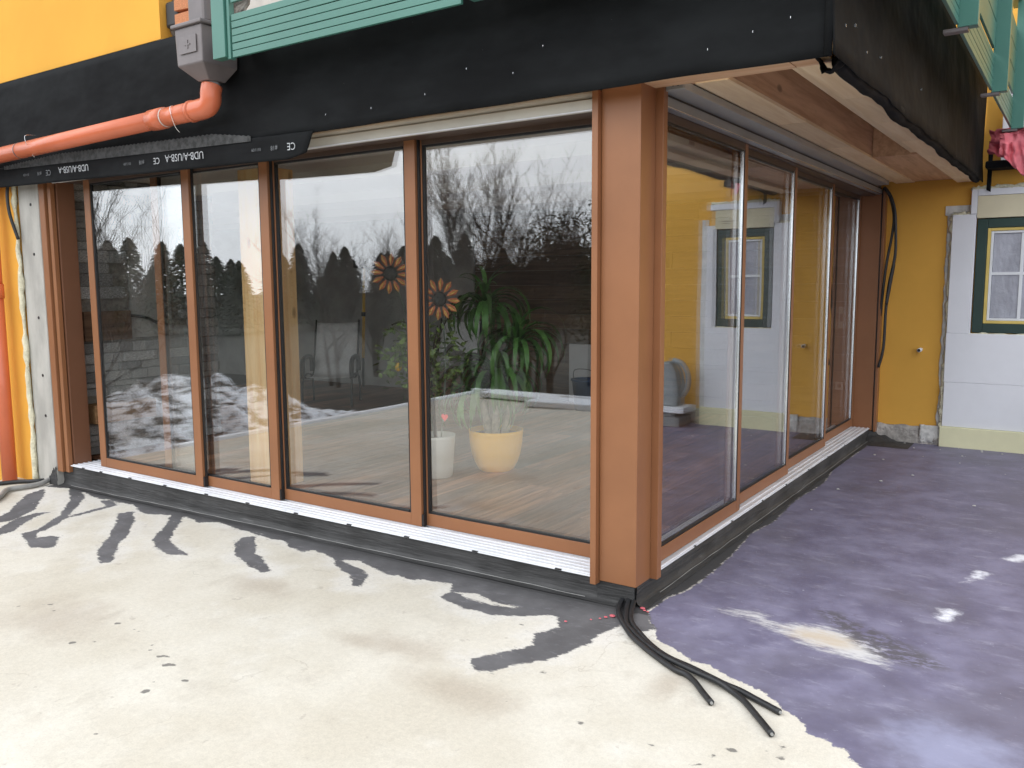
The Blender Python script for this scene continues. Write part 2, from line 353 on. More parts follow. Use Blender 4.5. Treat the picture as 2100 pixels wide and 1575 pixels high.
# glass: a coated insulating pane, reflectance after Schlick for several surfaces
def glass_mat(name, r0, tint, bstr):
    m = bpy.data.materials.new(name)
    m.use_nodes = True
    nt = m.node_tree
    nt.nodes.clear()
    out = nt.nodes.new('ShaderNodeOutputMaterial')
    mixs = nt.nodes.new('ShaderNodeMixShader')
    tr = nt.nodes.new('ShaderNodeBsdfTransparent')
    tr.inputs[0].default_value = (*tint, 1)
    gl = nt.nodes.new('ShaderNodeBsdfGlossy')
    gl.inputs['Roughness'].default_value = 0.0
    gl.inputs['Color'].default_value = (0.97, 0.985, 1.0, 1)
    lw = nt.nodes.new('ShaderNodeLayerWeight')
    lw.inputs[0].default_value = 0.5
    p5 = mth(nt, 'POWER', lw.outputs['Facing'], 3.0)
    fac = mth(nt, 'ADD', mth(nt, 'MULTIPLY', p5, 1 - r0), r0, True)
    nt.links.new(fac, mixs.inputs[0])
    b = nt.nodes.new('ShaderNodeBump')
    b.inputs['Strength'].default_value = bstr
    b.inputs['Distance'].default_value = 0.01
    nt.links.new(tex_noise(nt, 1.6, 1.0, 0.4), b.inputs['Height'])
    nt.links.new(b.outputs[0], gl.inputs['Normal'])
    nt.links.new(tr.outputs[0], mixs.inputs[1])
    nt.links.new(gl.outputs[0], mixs.inputs[2])
    nt.links.new(mixs.outputs[0], out.inputs[0])
    return m
M['clear_glass'] = glass_mat('clear_glass', 0.04, (0.98, 0.99, 0.985), 0.03)
M['glass'] = glass_mat('coated_glass', 0.145, (0.975, 0.985, 0.98), 0.06)

# terrace: raw cream screed, grey brush strokes, purple-grey coating and its wear
m, nt, bs = nodes_of('terrace_screed')
def attr(n):
    a = nt.nodes.new('ShaderNodeAttribute')
    a.attribute_name = n
    return a.outputs['Fac']
geo = nt.nodes.new('ShaderNodeNewGeometry')
def pn(scale, detail=5.0, rough=0.6, st=None):
    n = nt.nodes.new('ShaderNodeTexNoise')
    n.inputs['Scale'].default_value = scale
    n.inputs['Detail'].default_value = detail
    n.inputs['Roughness'].default_value = rough
    src = geo.outputs['Position']
    if st:
        mp = nt.nodes.new('ShaderNodeMapping')
        mp.inputs['Scale'].default_value = st[:3]
        if len(st) > 3:
            mp.inputs['Rotation'].default_value = (0, 0, st[3])
        nt.links.new(src, mp.inputs[0])
        src = mp.outputs[0]
    nt.links.new(src, n.inputs['Vector'])
    return n.outputs[0]
big, mid, fine = pn(0.9), pn(4.0), pn(28.0, 6.0, 0.7)
cen = lambda v, k: mth(nt, 'MULTIPLY', mth(nt, 'SUBTRACT', v, 0.5), k)
c = mixc(nt, ramp(nt, big, 0.34, 0.66), (0.57, 0.53, 0.445), (0.67, 0.64, 0.565))
c = mixc(nt, mth(nt, 'MULTIPLY', ramp(nt, mid, 0.55, 0.75), 0.35), c, (0.46, 0.42, 0.355))
c = mixc(nt, mth(nt, 'MULTIPLY', ramp(nt, pn(2.2), 0.55, 0.8), 0.7), c, (0.73, 0.715, 0.665))
c = mixc(nt, mth(nt, 'MULTIPLY', ramp(nt, pn(1.5, 6, 0.65, (1, 1, 1, 0.7)), 0.62, 0.78), 0.4), c, (0.47, 0.41, 0.34))
c = mixc(nt, mth(nt, 'MULTIPLY', ramp(nt, fine, 0.66, 0.75), 0.35), c, (0.33, 0.30, 0.24))
c = mixc(nt, mth(nt, 'MULTIPLY', ramp(nt, pn(9, 4, .6), 0.68, 0.72), 0.4), c, (0.36, 0.32, 0.27))
c = mixc(nt, mth(nt, 'MULTIPLY', ramp(nt, pn(95.0, 3, 0.6), 0.70, 0.76), 0.4), c, (0.36, 0.33, 0.28))
c = mixc(nt, mth(nt, 'MULTIPLY', ramp(nt, pn(3.2, 8, 0.72, (1.5, 0.7, 1, 0.4)), 0.56, 0.66), 0.22), c, (0.46, 0.42, 0.35))
stn = ramp(nt, mth(nt, 'ADD', attr('smear'), cen(pn(4.5, 7, 0.68), 0.5)), -0.05, 0.28)
c = mixc(nt, mth(nt, 'MULTIPLY', stn, 0.55), c, (0.40, 0.34, 0.27))
# freshly exposed bright rim beside the coating
rim = ramp(nt, mth(nt, 'ADD', attr('dark'), cen(pn(2.4, 7, 0.7), 0.7)), -0.14, 0.02)
c = mixc(nt, mth(nt, 'MULTIPLY', rim, 0.4), c, (0.74, 0.735, 0.72))
grit = nt.nodes.new('ShaderNodeHueSaturation')
nt.links.new(ramp(nt, mth(nt, 'ADD', mth(nt, 'MULTIPLY', pn(170.0, 3, 0.6), 0.5), mth(nt, 'MULTIPLY', pn(46.0, 5, 0.7), 0.5)), 0.32, 0.68, 0.86, 1.10, False), grit.inputs['Value'])
nt.links.new(c, grit.inputs['Color'])
c = grit.outputs[0]
crk = nt.nodes.new('ShaderNodeTexVoronoi')
crk.feature = 'DISTANCE_TO_EDGE'
crk.inputs['Scale'].default_value = 0.42
wrp = nt.nodes.new('ShaderNodeVectorMath')
wrp.operation = 'ADD'
wn = nt.nodes.new('ShaderNodeTexNoise')
wn.inputs['Scale'].default_value = 2.5
wn.inputs['Detail'].default_value = 6.0
nt.links.new(geo.outputs['Position'], wn.inputs['Vector'])
nt.links.new(geo.outputs['Position'], wrp.inputs[0])
nt.links.new(wn.outputs['Color'], wrp.inputs[1])
nt.links.new(wrp.outputs[0], crk.inputs['Vector'])
ck = mth(nt, 'MULTIPLY', ramp(nt, crk.outputs['Distance'], 0.0, 0.0035, 1.0, 0.0), ramp(nt, pn(1.3), 0.48, 0.58))
c = mixc(nt, mth(nt, 'MULTIPLY', ck, 0.4), c, (0.36, 0.32, 0.26))
# purple coating
pc = mixc(nt, ramp(nt, mid, 0.3, 0.7), (0.138, 0.130, 0.205), (0.225, 0.217, 0.32))
pc = mixc(nt, ramp(nt, big, 0.45, 0.65, 0, 0.6), pc, (0.12, 0.112, 0.15))
scuff = ramp(nt, pn(6.0, 8.0, 0.72, (0.8, 1.9, 1, -0.5)), 0.52, 0.78)
pc = mixc(nt, mth(nt, 'MULTIPLY', scuff, 0.5), pc, (0.42, 0.42, 0.52))
pc = mixc(nt, mth(nt, 'MULTIPLY', ramp(nt, fine, 0.6, 0.72), 0.25), pc, (0.40, 0.38, 0.50))
dash = ramp(nt, pn(22.0, 5.0, 0.65, (0.6, 2.6, 1, -0.25)), 0.66, 0.72)
pc = mixc(nt, mth(nt, 'MULTIPLY', dash, 0.5), pc, (0.55, 0.55, 0.64))
dkp = ramp(nt, pn(13.0, 6.0, 0.7), 0.62, 0.72)
pc = mixc(nt, mth(nt, 'MULTIPLY', dkp, 0.4), pc, (0.10, 0.09, 0.13))
specks = ramp(nt, pn(34.0, 3.0, 0.6, (1, 1.6, 1)), 0.735, 0.76)
pc = mixc(nt, specks, pc, (0.75, 0.75, 0.80))
pale = ramp(nt, mth(nt, 'ADD', attr('pale'), cen(pn(3.0, 6, 0.65), 0.55)), -0.05, 0.2)
pc = mixc(nt, mth(nt, 'MULTIPLY', pale, 0.6), pc, (0.36, 0.38, 0.55))
wht = ramp(nt, mth(nt, 'ADD', attr('white'), cen(pn(11.0, 6, 0.7), 0.16)), -0.01, 0.05)
pc = mixc(nt, wht, pc, (0.80, 0.82, 0.90))
lens = ramp(nt, mth(nt, 'ADD', attr('lens'), cen(pn(10.0, 9, 0.8, (0.7, 2.8, 1, 0.35)), 0.36)), -0.03, 0.07)
pc = mixc(nt, mth(nt, 'MULTIPLY', lens, 0.9), pc, (0.66, 0.66, 0.66))
tanm = ramp(nt, mth(nt, 'ADD', attr('tan'), cen(pn(14.0, 9, 0.8, (0.7, 2.6, 1, 0.35)), 0.3)), -0.05, 0.09)
pc = mixc(nt, mth(nt, 'MULTIPLY', tanm, 0.75), pc, (0.55, 0.45, 0.32))
flk = mth(nt, 'MULTIPLY', ramp(nt, attr('fleck'), -0.05, 0.04), ramp(nt, pn(18.0, 6, 0.7, (0.8, 1.6, 1, 0.3)), 0.43, 0.52))
pc = mixc(nt, mth(nt, 'MULTIPLY', flk, 0.9), pc, (0.10, 0.095, 0.11))
pm = ramp(nt, mth(nt, 'ADD', mth(nt, 'ADD', attr('purple'), cen(fine, 0.05)), cen(pn(9.0, 6, 0.65), 0.06)), -0.004, 0.004)
c = mixc(nt, pm, c, pc)
# grey coating strokes
dc = mixc(nt, ramp(nt, mid, 0.3, 0.7), (0.095, 0.093, 0.098), (0.145, 0.143, 0.15))
dc = mixc(nt, mth(nt, 'MULTIPLY', ramp(nt, pn(14.0, 7, 0.75, (0.6, 1.8, 1)), 0.55, 0.75), 0.45), dc, (0.29, 0.29, 0.32))
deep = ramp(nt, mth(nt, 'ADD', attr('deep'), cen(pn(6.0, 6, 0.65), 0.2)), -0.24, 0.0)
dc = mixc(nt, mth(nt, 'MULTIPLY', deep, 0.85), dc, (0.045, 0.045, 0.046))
dm = ramp(nt, mth(nt, 'ADD', mth(nt, 'ADD', attr('dark'), cen(pn(26.0, 8, 0.78, (0.6, 1.5, 1)), 0.085)), cen(pn(7.0, 5, 0.6), 0.05)), -0.006, 0.006)
fray = mth(nt, 'MULTIPLY', ramp(nt, attr('dark'), -0.075, 0.0), ramp(nt, pn(48.0, 6, 0.75, (0.5, 1.7, 1, 0.2)), 0.60, 0.64))
dm = mth(nt, 'MAXIMUM', dm, mth(nt, 'MULTIPLY', fray, 0.9))
thin = ramp(nt, pn(20.0, 8, 0.8, (0.6, 1.6, 1)), 0.60, 0.70)
thin = mth(nt, 'MULTIPLY', thin, ramp(nt, attr('dark'), 0.0, 0.10, 0.75, 0.1))
dm = mth(nt, 'MULTIPLY', dm, mth(nt, 'SUBTRACT', 1.0, thin))
c = mixc(nt, dm, c, dc)
dr = ramp(nt, mth(nt, 'ADD', attr('drip'), cen(fine, 0.03)), -0.003, 0.003)
c = mixc(nt, mth(nt, 'MULTIPLY', dr, 0.85), c, (0.13, 0.125, 0.115))
nt.links.new(c, bs.inputs['Base Color'])
rg = mth(nt, 'ADD', mth(nt, 'MULTIPLY', pm, -0.38), 0.86)
rg = mth(nt, 'ADD', rg, mth(nt, 'MULTIPLY', ramp(nt, mid, 0.3, 0.7), 0.12), True)
nt.links.new(rg, bs.inputs['Roughness'])
bs.inputs['Specular IOR Level'].default_value = 0.45
bump(nt, bs, mth(nt, 'ADD', pn(40.0, 6, 0.65), mth(nt, 'MULTIPLY', dm, 0.6)), 0.25, 0.006)
M['terrace'] = m

# garden ground and dirty snow
m, nt, bs = nodes_of('winter_grass')
f = ramp(nt, tex_noise(nt, 0.5, 7.0, 0.65), 0.35, 0.65)
c = mixc(nt, f, (0.010, 0.011, 0.006), (0.024, 0.022, 0.013))
s = ramp(nt, tex_noise(nt, 1.1, 8.0, 0.7), 0.74, 0.78)
c = mixc(nt, mth(nt, 'MULTIPLY', s, 0.7), c, (0.60, 0.62, 0.66))
nt.links.new(c, bs.inputs['Base Color'])
bs.inputs['Roughness'].default_value = 0.95
M['ground'] = m
m, nt, bs = nodes_of('dirty_snow')
f = ramp(nt, tex_noise(nt, 4.6, 9.0, 0.75, (1, 1, 2.0)), 0.42, 0.54)
c = mixc(nt, f, (0.06, 0.045, 0.032), (0.80, 0.83, 0.88))
nt.links.new(c, bs.inputs['Base Color'])
bs.inputs['Roughness'].default_value = 0.85
bump(nt, bs, tex_noise(nt, 7.0, 6.0, 0.6), 0.6, 0.08)
M['dirty_snow'] = m

# ---------------------------------------------------------------- builders
class B:
    """collects shapes in one bmesh; build() links it as one object"""
    def __init__(self):
        self.bm = bmesh.new()
    def box(self, x0, x1, y0, y1, z0, z1, mat=None):
        vs = [self.bm.verts.new(p) for p in ((x0, y0, z0), (x1, y0, z0), (x1, y1, z0), (x0, y1, z0), (x0, y0, z1), (x1, y0, z1), (x1, y1, z1), (x0, y1, z1))]
        if mat is not None:
            for v in vs:
                v.co = mat @ v.co
        for f in ((0, 3, 2, 1), (4, 5, 6, 7), (0, 1, 5, 4), (1, 2, 6, 5), (2, 3, 7, 6), (3, 0, 4, 7)):
            self.bm.faces.new([vs[i] for i in f])
        return self
    def tube(self, pts, r, n=8, caps=True, closed=False):
        pts = [Vector(p) for p in pts]
        rs = r if isinstance(r, (list, tuple)) else [r] * len(pts)
        rings = []
        ref = None
        for i, p in enumerate(pts):
            t = (pts[min(i + 1, len(pts) - 1)] - pts[max(i - 1, 0)]).normalized()
            if ref is None:
                ref = Vector((0, 0, 1)) if abs(t.z) < 0.9 else Vector((1, 0, 0))
            u = (ref - t * ref.dot(t)).normalized()
            ref = u
            v = t.cross(u)
            rings.append([self.bm.verts.new(p + (u * math.cos(2 * math.pi * k / n) + v * math.sin(2 * math.pi * k / n)) * rs[i]) for k in range(n)])
        for a, b in zip(rings, rings[1:]):
            for k in range(n):
                self.bm.faces.new((a[k], a[(k + 1) % n], b[(k + 1) % n], b[k]))
        if caps:
            self.bm.faces.new(rings[0][::-1])
            self.bm.faces.new(rings[-1])
        return self
    def lathe(self, prof, c=(0, 0, 0), n=24):
        rings = []
        for r, z in prof:
            rings.append([self.bm.verts.new((c[0] + r * math.cos(2 * math.pi * k / n), c[1] + r * math.sin(2 * math.pi * k / n), c[2] + z)) for k in range(n)])
        for a, b in zip(rings, rings[1:]):
            for k in range(n):
                self.bm.faces.new((a[k], a[(k + 1) % n], b[(k + 1) % n], b[k]))
        self.bm.faces.new(rings[0][::-1])
        self.bm.faces.new(rings[-1])
        return self
    def prism(self, poly, d0, d1, plane='xz'):
        def pt(a, b, d):
            return {'xz': (a, d, b), 'yz': (d, a, b), 'xy': (a, b, d)}[plane]
        lo = [self.bm.verts.new(pt(a, b, d0)) for a, b in poly]
        hi = [self.bm.verts.new(pt(a, b, d1)) for a, b in poly]
        n = len(poly)
        self.bm.faces.new(lo)
        self.bm.faces.new(hi[::-1])
        for k in range(n):
            self.bm.faces.new((lo[k], hi[k], hi[(k + 1) % n], lo[(k + 1) % n]))
        return self
    def ball(self, c, r, seg=12, sq=(1, 1, 1)):
        res = bmesh.ops.create_uvsphere(self.bm, u_segments=seg, v_segments=max(6, seg // 2), radius=r)
        for v in res['verts']:
            v.co = Vector((v.co.x * sq[0], v.co.y * sq[1], v.co.z * sq[2])) + Vector(c)
        return self
    def grid(self, fn, nu, nv):
        vs = [[self.bm.verts.new(fn(i / nu, j / nv)) for j in range(nv + 1)] for i in range(nu + 1)]
        for i in range(nu):
            for j in range(nv):
                self.bm.faces.new((vs[i][j], vs[i + 1][j], vs[i + 1][j + 1], vs[i][j + 1]))
        return self
    def build(self, name, mat, parent=None, smooth=False, bevel=0.0, solid=0.0):
        bmesh.ops.recalc_face_normals(self.bm, faces=self.bm.faces[:])
        me = bpy.data.meshes.new(name)
        self.bm.to_mesh(me)
        self.bm.free()
        o = bpy.data.objects.new(name, me)
        COL.objects.link(o)
        me.materials.append(mat if not isinstance(mat, str) else M[mat])
        if smooth:
            me.polygons.foreach_set('use_smooth', [True] * len(me.polygons))
        if solid:
            s = o.modifiers.new('thickness', 'SOLIDIFY')
            s.thickness = solid
            s.offset = 0
        if bevel:
            b = o.modifiers.new('soft_edge', 'BEVEL')
            b.width = bevel
            b.segments = 2
            b.limit_method = 'ANGLE'
            b.angle_limit = R(40)
        if parent is not None:
            child(o, parent)
        return o

def child(o, parent):
    o.parent = parent
    loc = parent.get('_base', (0, 0, 0)) if parent.type == 'EMPTY' else (0, 0, 0)
    o.matrix_parent_inverse = Matrix.Translation(Vector(loc)).inverted()
    return o

def tag(o, label, cat, group=None):
    o['label'] = label
    o['category'] = cat
    if group:
        o['group'] = group
    return o

_BASES = []
def thing(name, label, cat, loc=(0, 0, 0), group=None):
    o = bpy.data.objects.new(name, None)
    o.empty_display_size = 0.1
    COL.objects.link(o)
    o.location = loc
    o['_base'] = tuple(float(v) for v in loc)
    tag(o, label, cat, group)
    _BASES.append(o)
    return o

def structure(o):
    o['kind'] = 'structure'
    return o

def stuff(o):
    o['kind'] = 'stuff'
    return o

def subchild(o, part):
    o.parent = part
    return o

def tree_copy(root, loc, rotz=0.0, scale=1.0):
    r = root.copy()
    COL.objects.link(r)
    r.location = loc
    r.rotation_euler = (0, 0, rotz)
    r.scale = (scale, scale, scale)
    for ch in root.children:
        c2 = ch.copy()
        COL.objects.link(c2)
        c2.parent = r
    return r

# one softly chamfered block shared by stones, planks and boards
def block_mesh(name, mat, ch=0.02):
    bm = bmesh.new()
    bmesh.ops.create_cube(bm, size=1.0)
    bmesh.ops.bevel(bm, geom=bm.edges[:] + bm.verts[:], offset=ch, segments=1, affect='EDGES')
    me = bpy.data.meshes.new(name)
    bm.to_mesh(me)
    bm.free()
    me.materials.append(M[mat])
    return me

def piece(name, me, parent, x0, x1, y0, y1, z0, z1, rot=(0, 0, 0)):
    o = bpy.data.objects.new(name, me)
    COL.objects.link(o)
    o.location = ((x0 + x1) / 2, (y0 + y1) / 2, (z0 + z1) / 2)
    o.scale = (x1 - x0, y1 - y0, z1 - z0)
    o.rotation_euler = rot
    if parent is not None:
        child(o, parent)
    return o

def cr(pts, n=6):
    """Catmull-Rom through points"""
    pts = [Vector(p) for p in pts]
    out = []
    for i in range(len(pts) - 1):
        p0, p1, p2, p3 = pts[max(i - 1, 0)], pts[i], pts[i + 1], pts[min(i + 2, len(pts) - 1)]
        for k in range(n):
            t = k / n
            out.append(0.5 * ((2 * p1) + (p2 - p0) * t + (2 * p0 - 5 * p1 + 4 * p2 - p3) * t * t + (3 * p1 - p0 - 3 * p2 + p3) * t ** 3))
    out.append(pts[-1])
    return out

def nz(x, y, z=0.0):
    return mnoise.noise(Vector((x, y, z)))

# ================================================================ SETTING
def floor_z(x):
    return 0.012 * min(x, 0.0)

def sdf(poly, px, py):
    """signed distance to a polygon, positive inside"""
    poly = np.array(poly)
    a = poly
    b = np.roll(poly, -1, axis=0)
    best = np.full(px.shape, 1e9)
    ins = np.zeros(px.shape, bool)
    for (ax, ay), (bx, by) in zip(a, b):
        dx, dy = bx - ax, by - ay
        L2 = dx * dx + dy * dy + 1e-12
        t = np.clip(((px - ax) * dx + (py - ay) * dy) / L2, 0, 1)
        best = np.minimum(best, (px - ax - t * dx) ** 2 + (py - ay - t * dy) ** 2)
        if ay != by:
            cond = (ay > py) != (by > py)
            xi = (bx - ax) * (py - ay) / (by - ay) + ax
            ins ^= cond & (px < xi)
    d = np.sqrt(best)
    return np.clip(np.where(ins, d, -d), -0.6, 0.6)

SMEARS = [(-0.72, -0.95, 0.30, 0.15), (-0.9, -1.0, 0.22, 0.10), (0.44, -0.66, 0.09, 0.2), (-1.9, -0.75, 0.3, 0.16), (-2.4, -1.6, 0.5, 0.3), (-0.2, -1.15, 0.4, 0.15)]

def make_terrace():
    xs = np.concatenate([np.arange(-5.98, 2.6, 0.02), np.arange(2.6, 7.6, 0.25)])
    ys = np.concatenate([np.arange(-6.2, -3.0, 0.25), np.arange(-3.0, 0.14, 0.02), np.arange(0.14, 5.6, 0.04)])
    nx, ny = len(xs), len(ys)
    X, Y = np.meshgrid(xs, ys, indexing='ij')
    keep = ~((X < -0.12) & (Y > 0.16))
    idx = -np.ones((nx, ny), int)
    idx[keep] = np.arange(keep.sum())
    px, py = X[keep], Y[keep]
    pz = 0.012 * np.minimum(px, 0.0) + 0.003 * np.sin(px * 1.7) * np.cos(py * 1.3)
    a, b, c, d = idx[:-1, :-1], idx[1:, :-1], idx[1:, 1:], idx[:-1, 1:]
    ok = (a >= 0) & (b >= 0) & (c >= 0) & (d >= 0)
    faces = np.stack([a[ok], b[ok], c[ok], d[ok]], 1)
    me = bpy.data.meshes.new('terrace')
    nv, nf = len(px), len(faces)
    me.vertices.add(nv)
    me.vertices.foreach_set('co', np.stack([px, py, pz], 1).ravel())
    me.loops.add(nf * 4)
    me.loops.foreach_set('vertex_index', faces.ravel())
    me.polygons.add(nf)
    me.polygons.foreach_set('loop_start', np.arange(nf) * 4)
    me.polygons.foreach_set('loop_total', np.full(nf, 4))
    me.update()
    dark = sdf(MAIN, px, py)
    dark = np.minimum(dark, -sdf(HOLE, px, py))
    for s in STROKES:
        dark = np.maximum(dark, sdf(s, px, py))
    drip = np.full(px.shape, -0.6)
    for k, (dx, dy) in enumerate(DRIPS):
        r = 0.004 + 0.012 * ((k * 37) % 10) / 10
        drip = np.maximum(drip, r - np.hypot((px - dx) * 0.8, py - dy))
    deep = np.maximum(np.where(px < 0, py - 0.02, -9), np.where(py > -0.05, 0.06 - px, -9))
    smear = np.maximum.reduce([0.3 - np.hypot((px - a) / sx, (py - b) / sy) * 0.3 for a, b, sx, sy in SMEARS])
    smear = np.clip(smear, -0.6, 0.6)
    wh = np.full(px.shape, -0.6)
    for s in WHITE:
        wh = np.maximum(wh, sdf(s, px, py))
    for name, v in (('dark', dark), ('purple', sdf(PURPLE, px, py)), ('lens', sdf(LENS, px, py)), ('tan', sdf(TAN, px, py)),
                    ('fleck', sdf(FLECK, px, py)), ('pale', sdf(PALE, px, py)), ('white', wh), ('smear', smear), ('drip', drip), ('deep', np.clip(deep, -0.6, 0.6))):
        at = me.attributes.new(name, 'FLOAT', 'POINT')
        at.data.foreach_set('value', v.astype(np.float32))
    me.materials.append(M['terrace'])
    o = bpy.data.objects.new('terrace', me)
    COL.objects.link(o)
    structure(o)
    # slab body below the surface sheet
    s = B()
    s.prism([(-5.98, -0.078), (-5.98, -1.3), (7.35, -1.3), (7.35, -0.006), (0, -0.006)], -6.2, 0.16, 'xz')
    structure(s.build('terrace_slab', 'concrete_col', o))
    return o
terrace = make_terrace()

def ground_height(x, y):
    r = math.hypot(x, y)
    return -1.15 - 0.02 * max(0, r - 12) * (1 if r < 40 else 40 / r) + 0.25 * nz(x * 0.12, y * 0.12) 
b = B()
b.grid(lambda u, v: ((lambda x, y: (x, y, ground_height(x, y)))(-240 + 480 * u, -240 + 480 * v)), 120, 120)
g = b.build('garden_ground', 'ground', smooth=True)
structure(g)

# interior floor
b = B()
b.box(-11.2, -0.26, 0.262, 5.45, 0.0, 0.112)
ifloor = structure(b.build('interior_floor', 'soil'))
pm = block_mesh('plank', 'plank', 0.006)
rr = random.Random(3)
xx = -8.6
while xx < -0.3:
    w = 0.185
    yy = 0.27 - rr.random() * 1.2
    while yy < 5.4:
        y1 = min(yy + 1.35, 5.42)
        y0 = max(yy, 0.272)
        if y1 - y0 > 0.1:
            piece('plank', pm, ifloor, xx + 0.001, min(xx + w - 0.001, -0.27), y0 + 0.001, y1 - 0.001, 0.112, 0.13)
        yy += 1.35
    xx += w

# ================================================================ YELLOW HOUSE WALL (right, facing the camera)
WY = 5.45
hw = thing('house_wall', 'yellow rendered house wall with white insulation around a green window', 'wall', (1.5, WY, 0))
B().box(-0.02, 7.4, WY, WY + 0.35, 0.165, 6.2).build('render_coat', 'yellow', hw)
B().box(-11.4, -0.03, WY + 0.005, WY + 0.35, -1.2, 6.2).build('inner_masonry', 'plaster', hw)
# rough plinth below the render, uneven
def plinth(x0, x1, seed):
    b = B()
    def fn(u, v):
        x = x0 + (x1 - x0) * u
        z = -0.1 + 0.27 * v
        return (x, WY - 0.012 - 0.035 * abs(nz(x * 7 + seed, z * 9)) - 0.02 * (1 - v), z + (0.02 * nz(x * 9, seed) if v == 1 else 0))
    b.grid(fn, 40, 8)
    return b.build('plinth', 'rough_base', hw, smooth=True, solid=0.02)
plinth(-0.02, 0.62, 1.0)
plinth(1.72, 3.6, 5.0)
# irregular filler block at the board corner
b = B()
b.grid(lambda u, v: (0.44 + 0.2 * u + 0.012 * nz(u * 5, v * 7, 3), WY - 0.03 - 0.03 * abs(nz(u * 6, v * 6, 8)), 0.02 + 0.17 * v + 0.012 * nz(u * 4, v * 4, 9)), 12, 10)
b.build('filler_patch', 'plaster_white', hw, smooth=True, solid=0.02)
IN0, IN1 = WY - 0.07, WY - 0.002          # insulation thickness
WX0, WX1, WZ0, WZ1 = 0.845, 1.53, 1.11, 2.165
BX1 = 1.66
B().box(0.635, WX0 - 0.012, IN0, IN1, WZ0 - 0.0105, 2.21).build('insulation_board', 'styro', hw, bevel=0.004)
B().box(WX1 + 0.012, BX1, IN0, IN1, WZ0 - 0.0105, 2.21).build('insulation_board', 'styro', hw, bevel=0.004)
B().box(0.632, BX1 + 0.004, IN0 - 0.002, IN1, 0.6305, WZ0 - 0.0115).build('insulation_board', 'styro', hw, bevel=0.004)
B().box(0.636, BX1, IN0, IN1, 0.2, 0.63).build('insulation_board', 'styro', hw, bevel=0.004)
B().box(0.62, BX1 + 0.05, IN0 - 0.02, IN1, -0.02, 0.198).build('base_board', 'cream', hw, bevel=0.005)
# white-grey filler stripes left and right of the boards
b = B()
b.grid(lambda u, v: (0.585 - 0.02 * nz(v * 9, 1.0) - 0.012 * nz(v * 31, 2.0) + (0.05 + 0.02 * nz(v * 9, 1.0)) * u, WY - 0.007 - 0.004 * nz(u * 4, v * 20, 3), 0.17 + 2.12 * v), 5, 70)
b.build('filler_stripe', 'plaster_white', hw, smooth=True, solid=0.008)
B().box(0.565, 0.80, WY - 0.013, WY - 0.0015, 2.212, 2.30).build('filler_stripe', 'plaster_white', hw)
B().box(BX1 + 0.001, BX1 + 0.08, WY - 0.012, WY - 0.001, 0.19, 2.28).build('filler_stripe', 'plaster_white', hw)
# foam bead squeezed out along the board edges
def foam(pts, r, seed, name='foam_bead', par=None, mat='foam'):
    rn = random.Random(seed)
    p = cr(pts, 14)
    p = [q + Vector((rn.uniform(-1, 1), rn.uniform(-0.4, 0.4), rn.uniform(-1, 1))) * r * 0.45 for q in p]
    return B().tube(p, [r * rn.uniform(0.55, 1.25) for _ in p], 6).build(name, mat, par, smooth=True)
foam([(0.632, WY - 0.03, 2.2), (0.632, WY - 0.03, 1.6), (0.636, WY - 0.03, 1.0), (0.625, WY - 0.03, 0.6), (0.62, WY - 0.04, 0.2)], 0.024, 4, par=hw)
foam([(0.64, WY - 0.04, 2.215), (0.7, WY - 0.04, 2.222), (0.8, WY - 0.04, 2.22)], 0.018, 5, par=hw)
foam([(0.79, WY - 0.06, 2.44), (1.1, WY - 0.06, 2.445), (1.6, WY - 0.06, 2.44)], 0.024, 6, par=hw)
foam([(WX0 - 0.02, WY - 0.055, WZ0 - 0.012), (1.2, WY - 0.055, WZ0 - 0.014), (WX1 + 0.02, WY - 0.055, WZ0 - 0.012)], 0.012, 7, par=hw)
# roller-shutter box with its white surround
b = B()
b.box(0.785, 0.835, IN0 - 0.01, IN1, 2.212, 2.435)
b.build('shutter_surround', 'styro', hw, bevel=0.003)
B().box(0.836, 1.62, IN0 - 0.01, IN1, 2.375, 2.435).build('shutter_surround', 'styro', hw, bevel=0.003)
sb = B().box(0.837, 1.56, IN0 - 0.004, IN1, WZ1 + 0.006, 2.373).build('shutter_box', 'shutter_box', hw, bevel=0.003)
for q in range(2):
    subchild(B().box(1.40 - 0.09 * q, 1.48 - 0.09 * q, IN0 - 0.007, IN0 - 0.003, 2.25, 2.254).build('pencil_mark', 'gasket'), sb)
    subchild(B().box(1.40, 1.48, IN0 - 0.007, IN0 - 0.003, 2.228 + 0.022 * q, 2.231 + 0.022 * q).build('pencil_mark', 'gasket'), sb)
# window: green casing, yellow strip, white bead, muntins, film-covered pane
def ring(x0, x1, z0, z1, w, y0, y1, name, mat, par, sub=False):
    b = B()
    b.box(x0, x0 + w, y0, y1, z0, z1)
    b.box(x1 - w, x1, y0, y1, z0, z1)
    b.box(x0 + w + 0.0004, x1 - w - 0.0004, y0, y1, z0, z0 + w)
    b.box(x0 + w + 0.0004, x1 - w - 0.0004, y0, y1, z1 - w, z1)
    o = b.build(name, mat, None if sub else par, bevel=0.003)
    if sub:
        subchild(o, par)
    return o
win = B().box(WX0 + 0.002, WX1 - 0.002, WY - 0.012, WY - 0.003, WZ0 + 0.002, WZ1 - 0.002).build('window', 'green_dark', hw)
ring(WX0, WX1, WZ0, WZ1, 0.085, WY - 0.06, WY - 0.0125, 'casing', 'green_dark', win, True)
ring(WX0 + 0.087, WX1 - 0.087, WZ0 + 0.087, WZ1 - 0.087, 0.026, WY - 0.052, WY - 0.0125, 'trim_strip', 'yellow_trim', win, True)
ring(WX0 + 0.115, WX1 - 0.115, WZ0 + 0.115, WZ1 - 0.115, 0.022, WY - 0.045, WY - 0.0125, 'sash', 'white_paint', win, True)
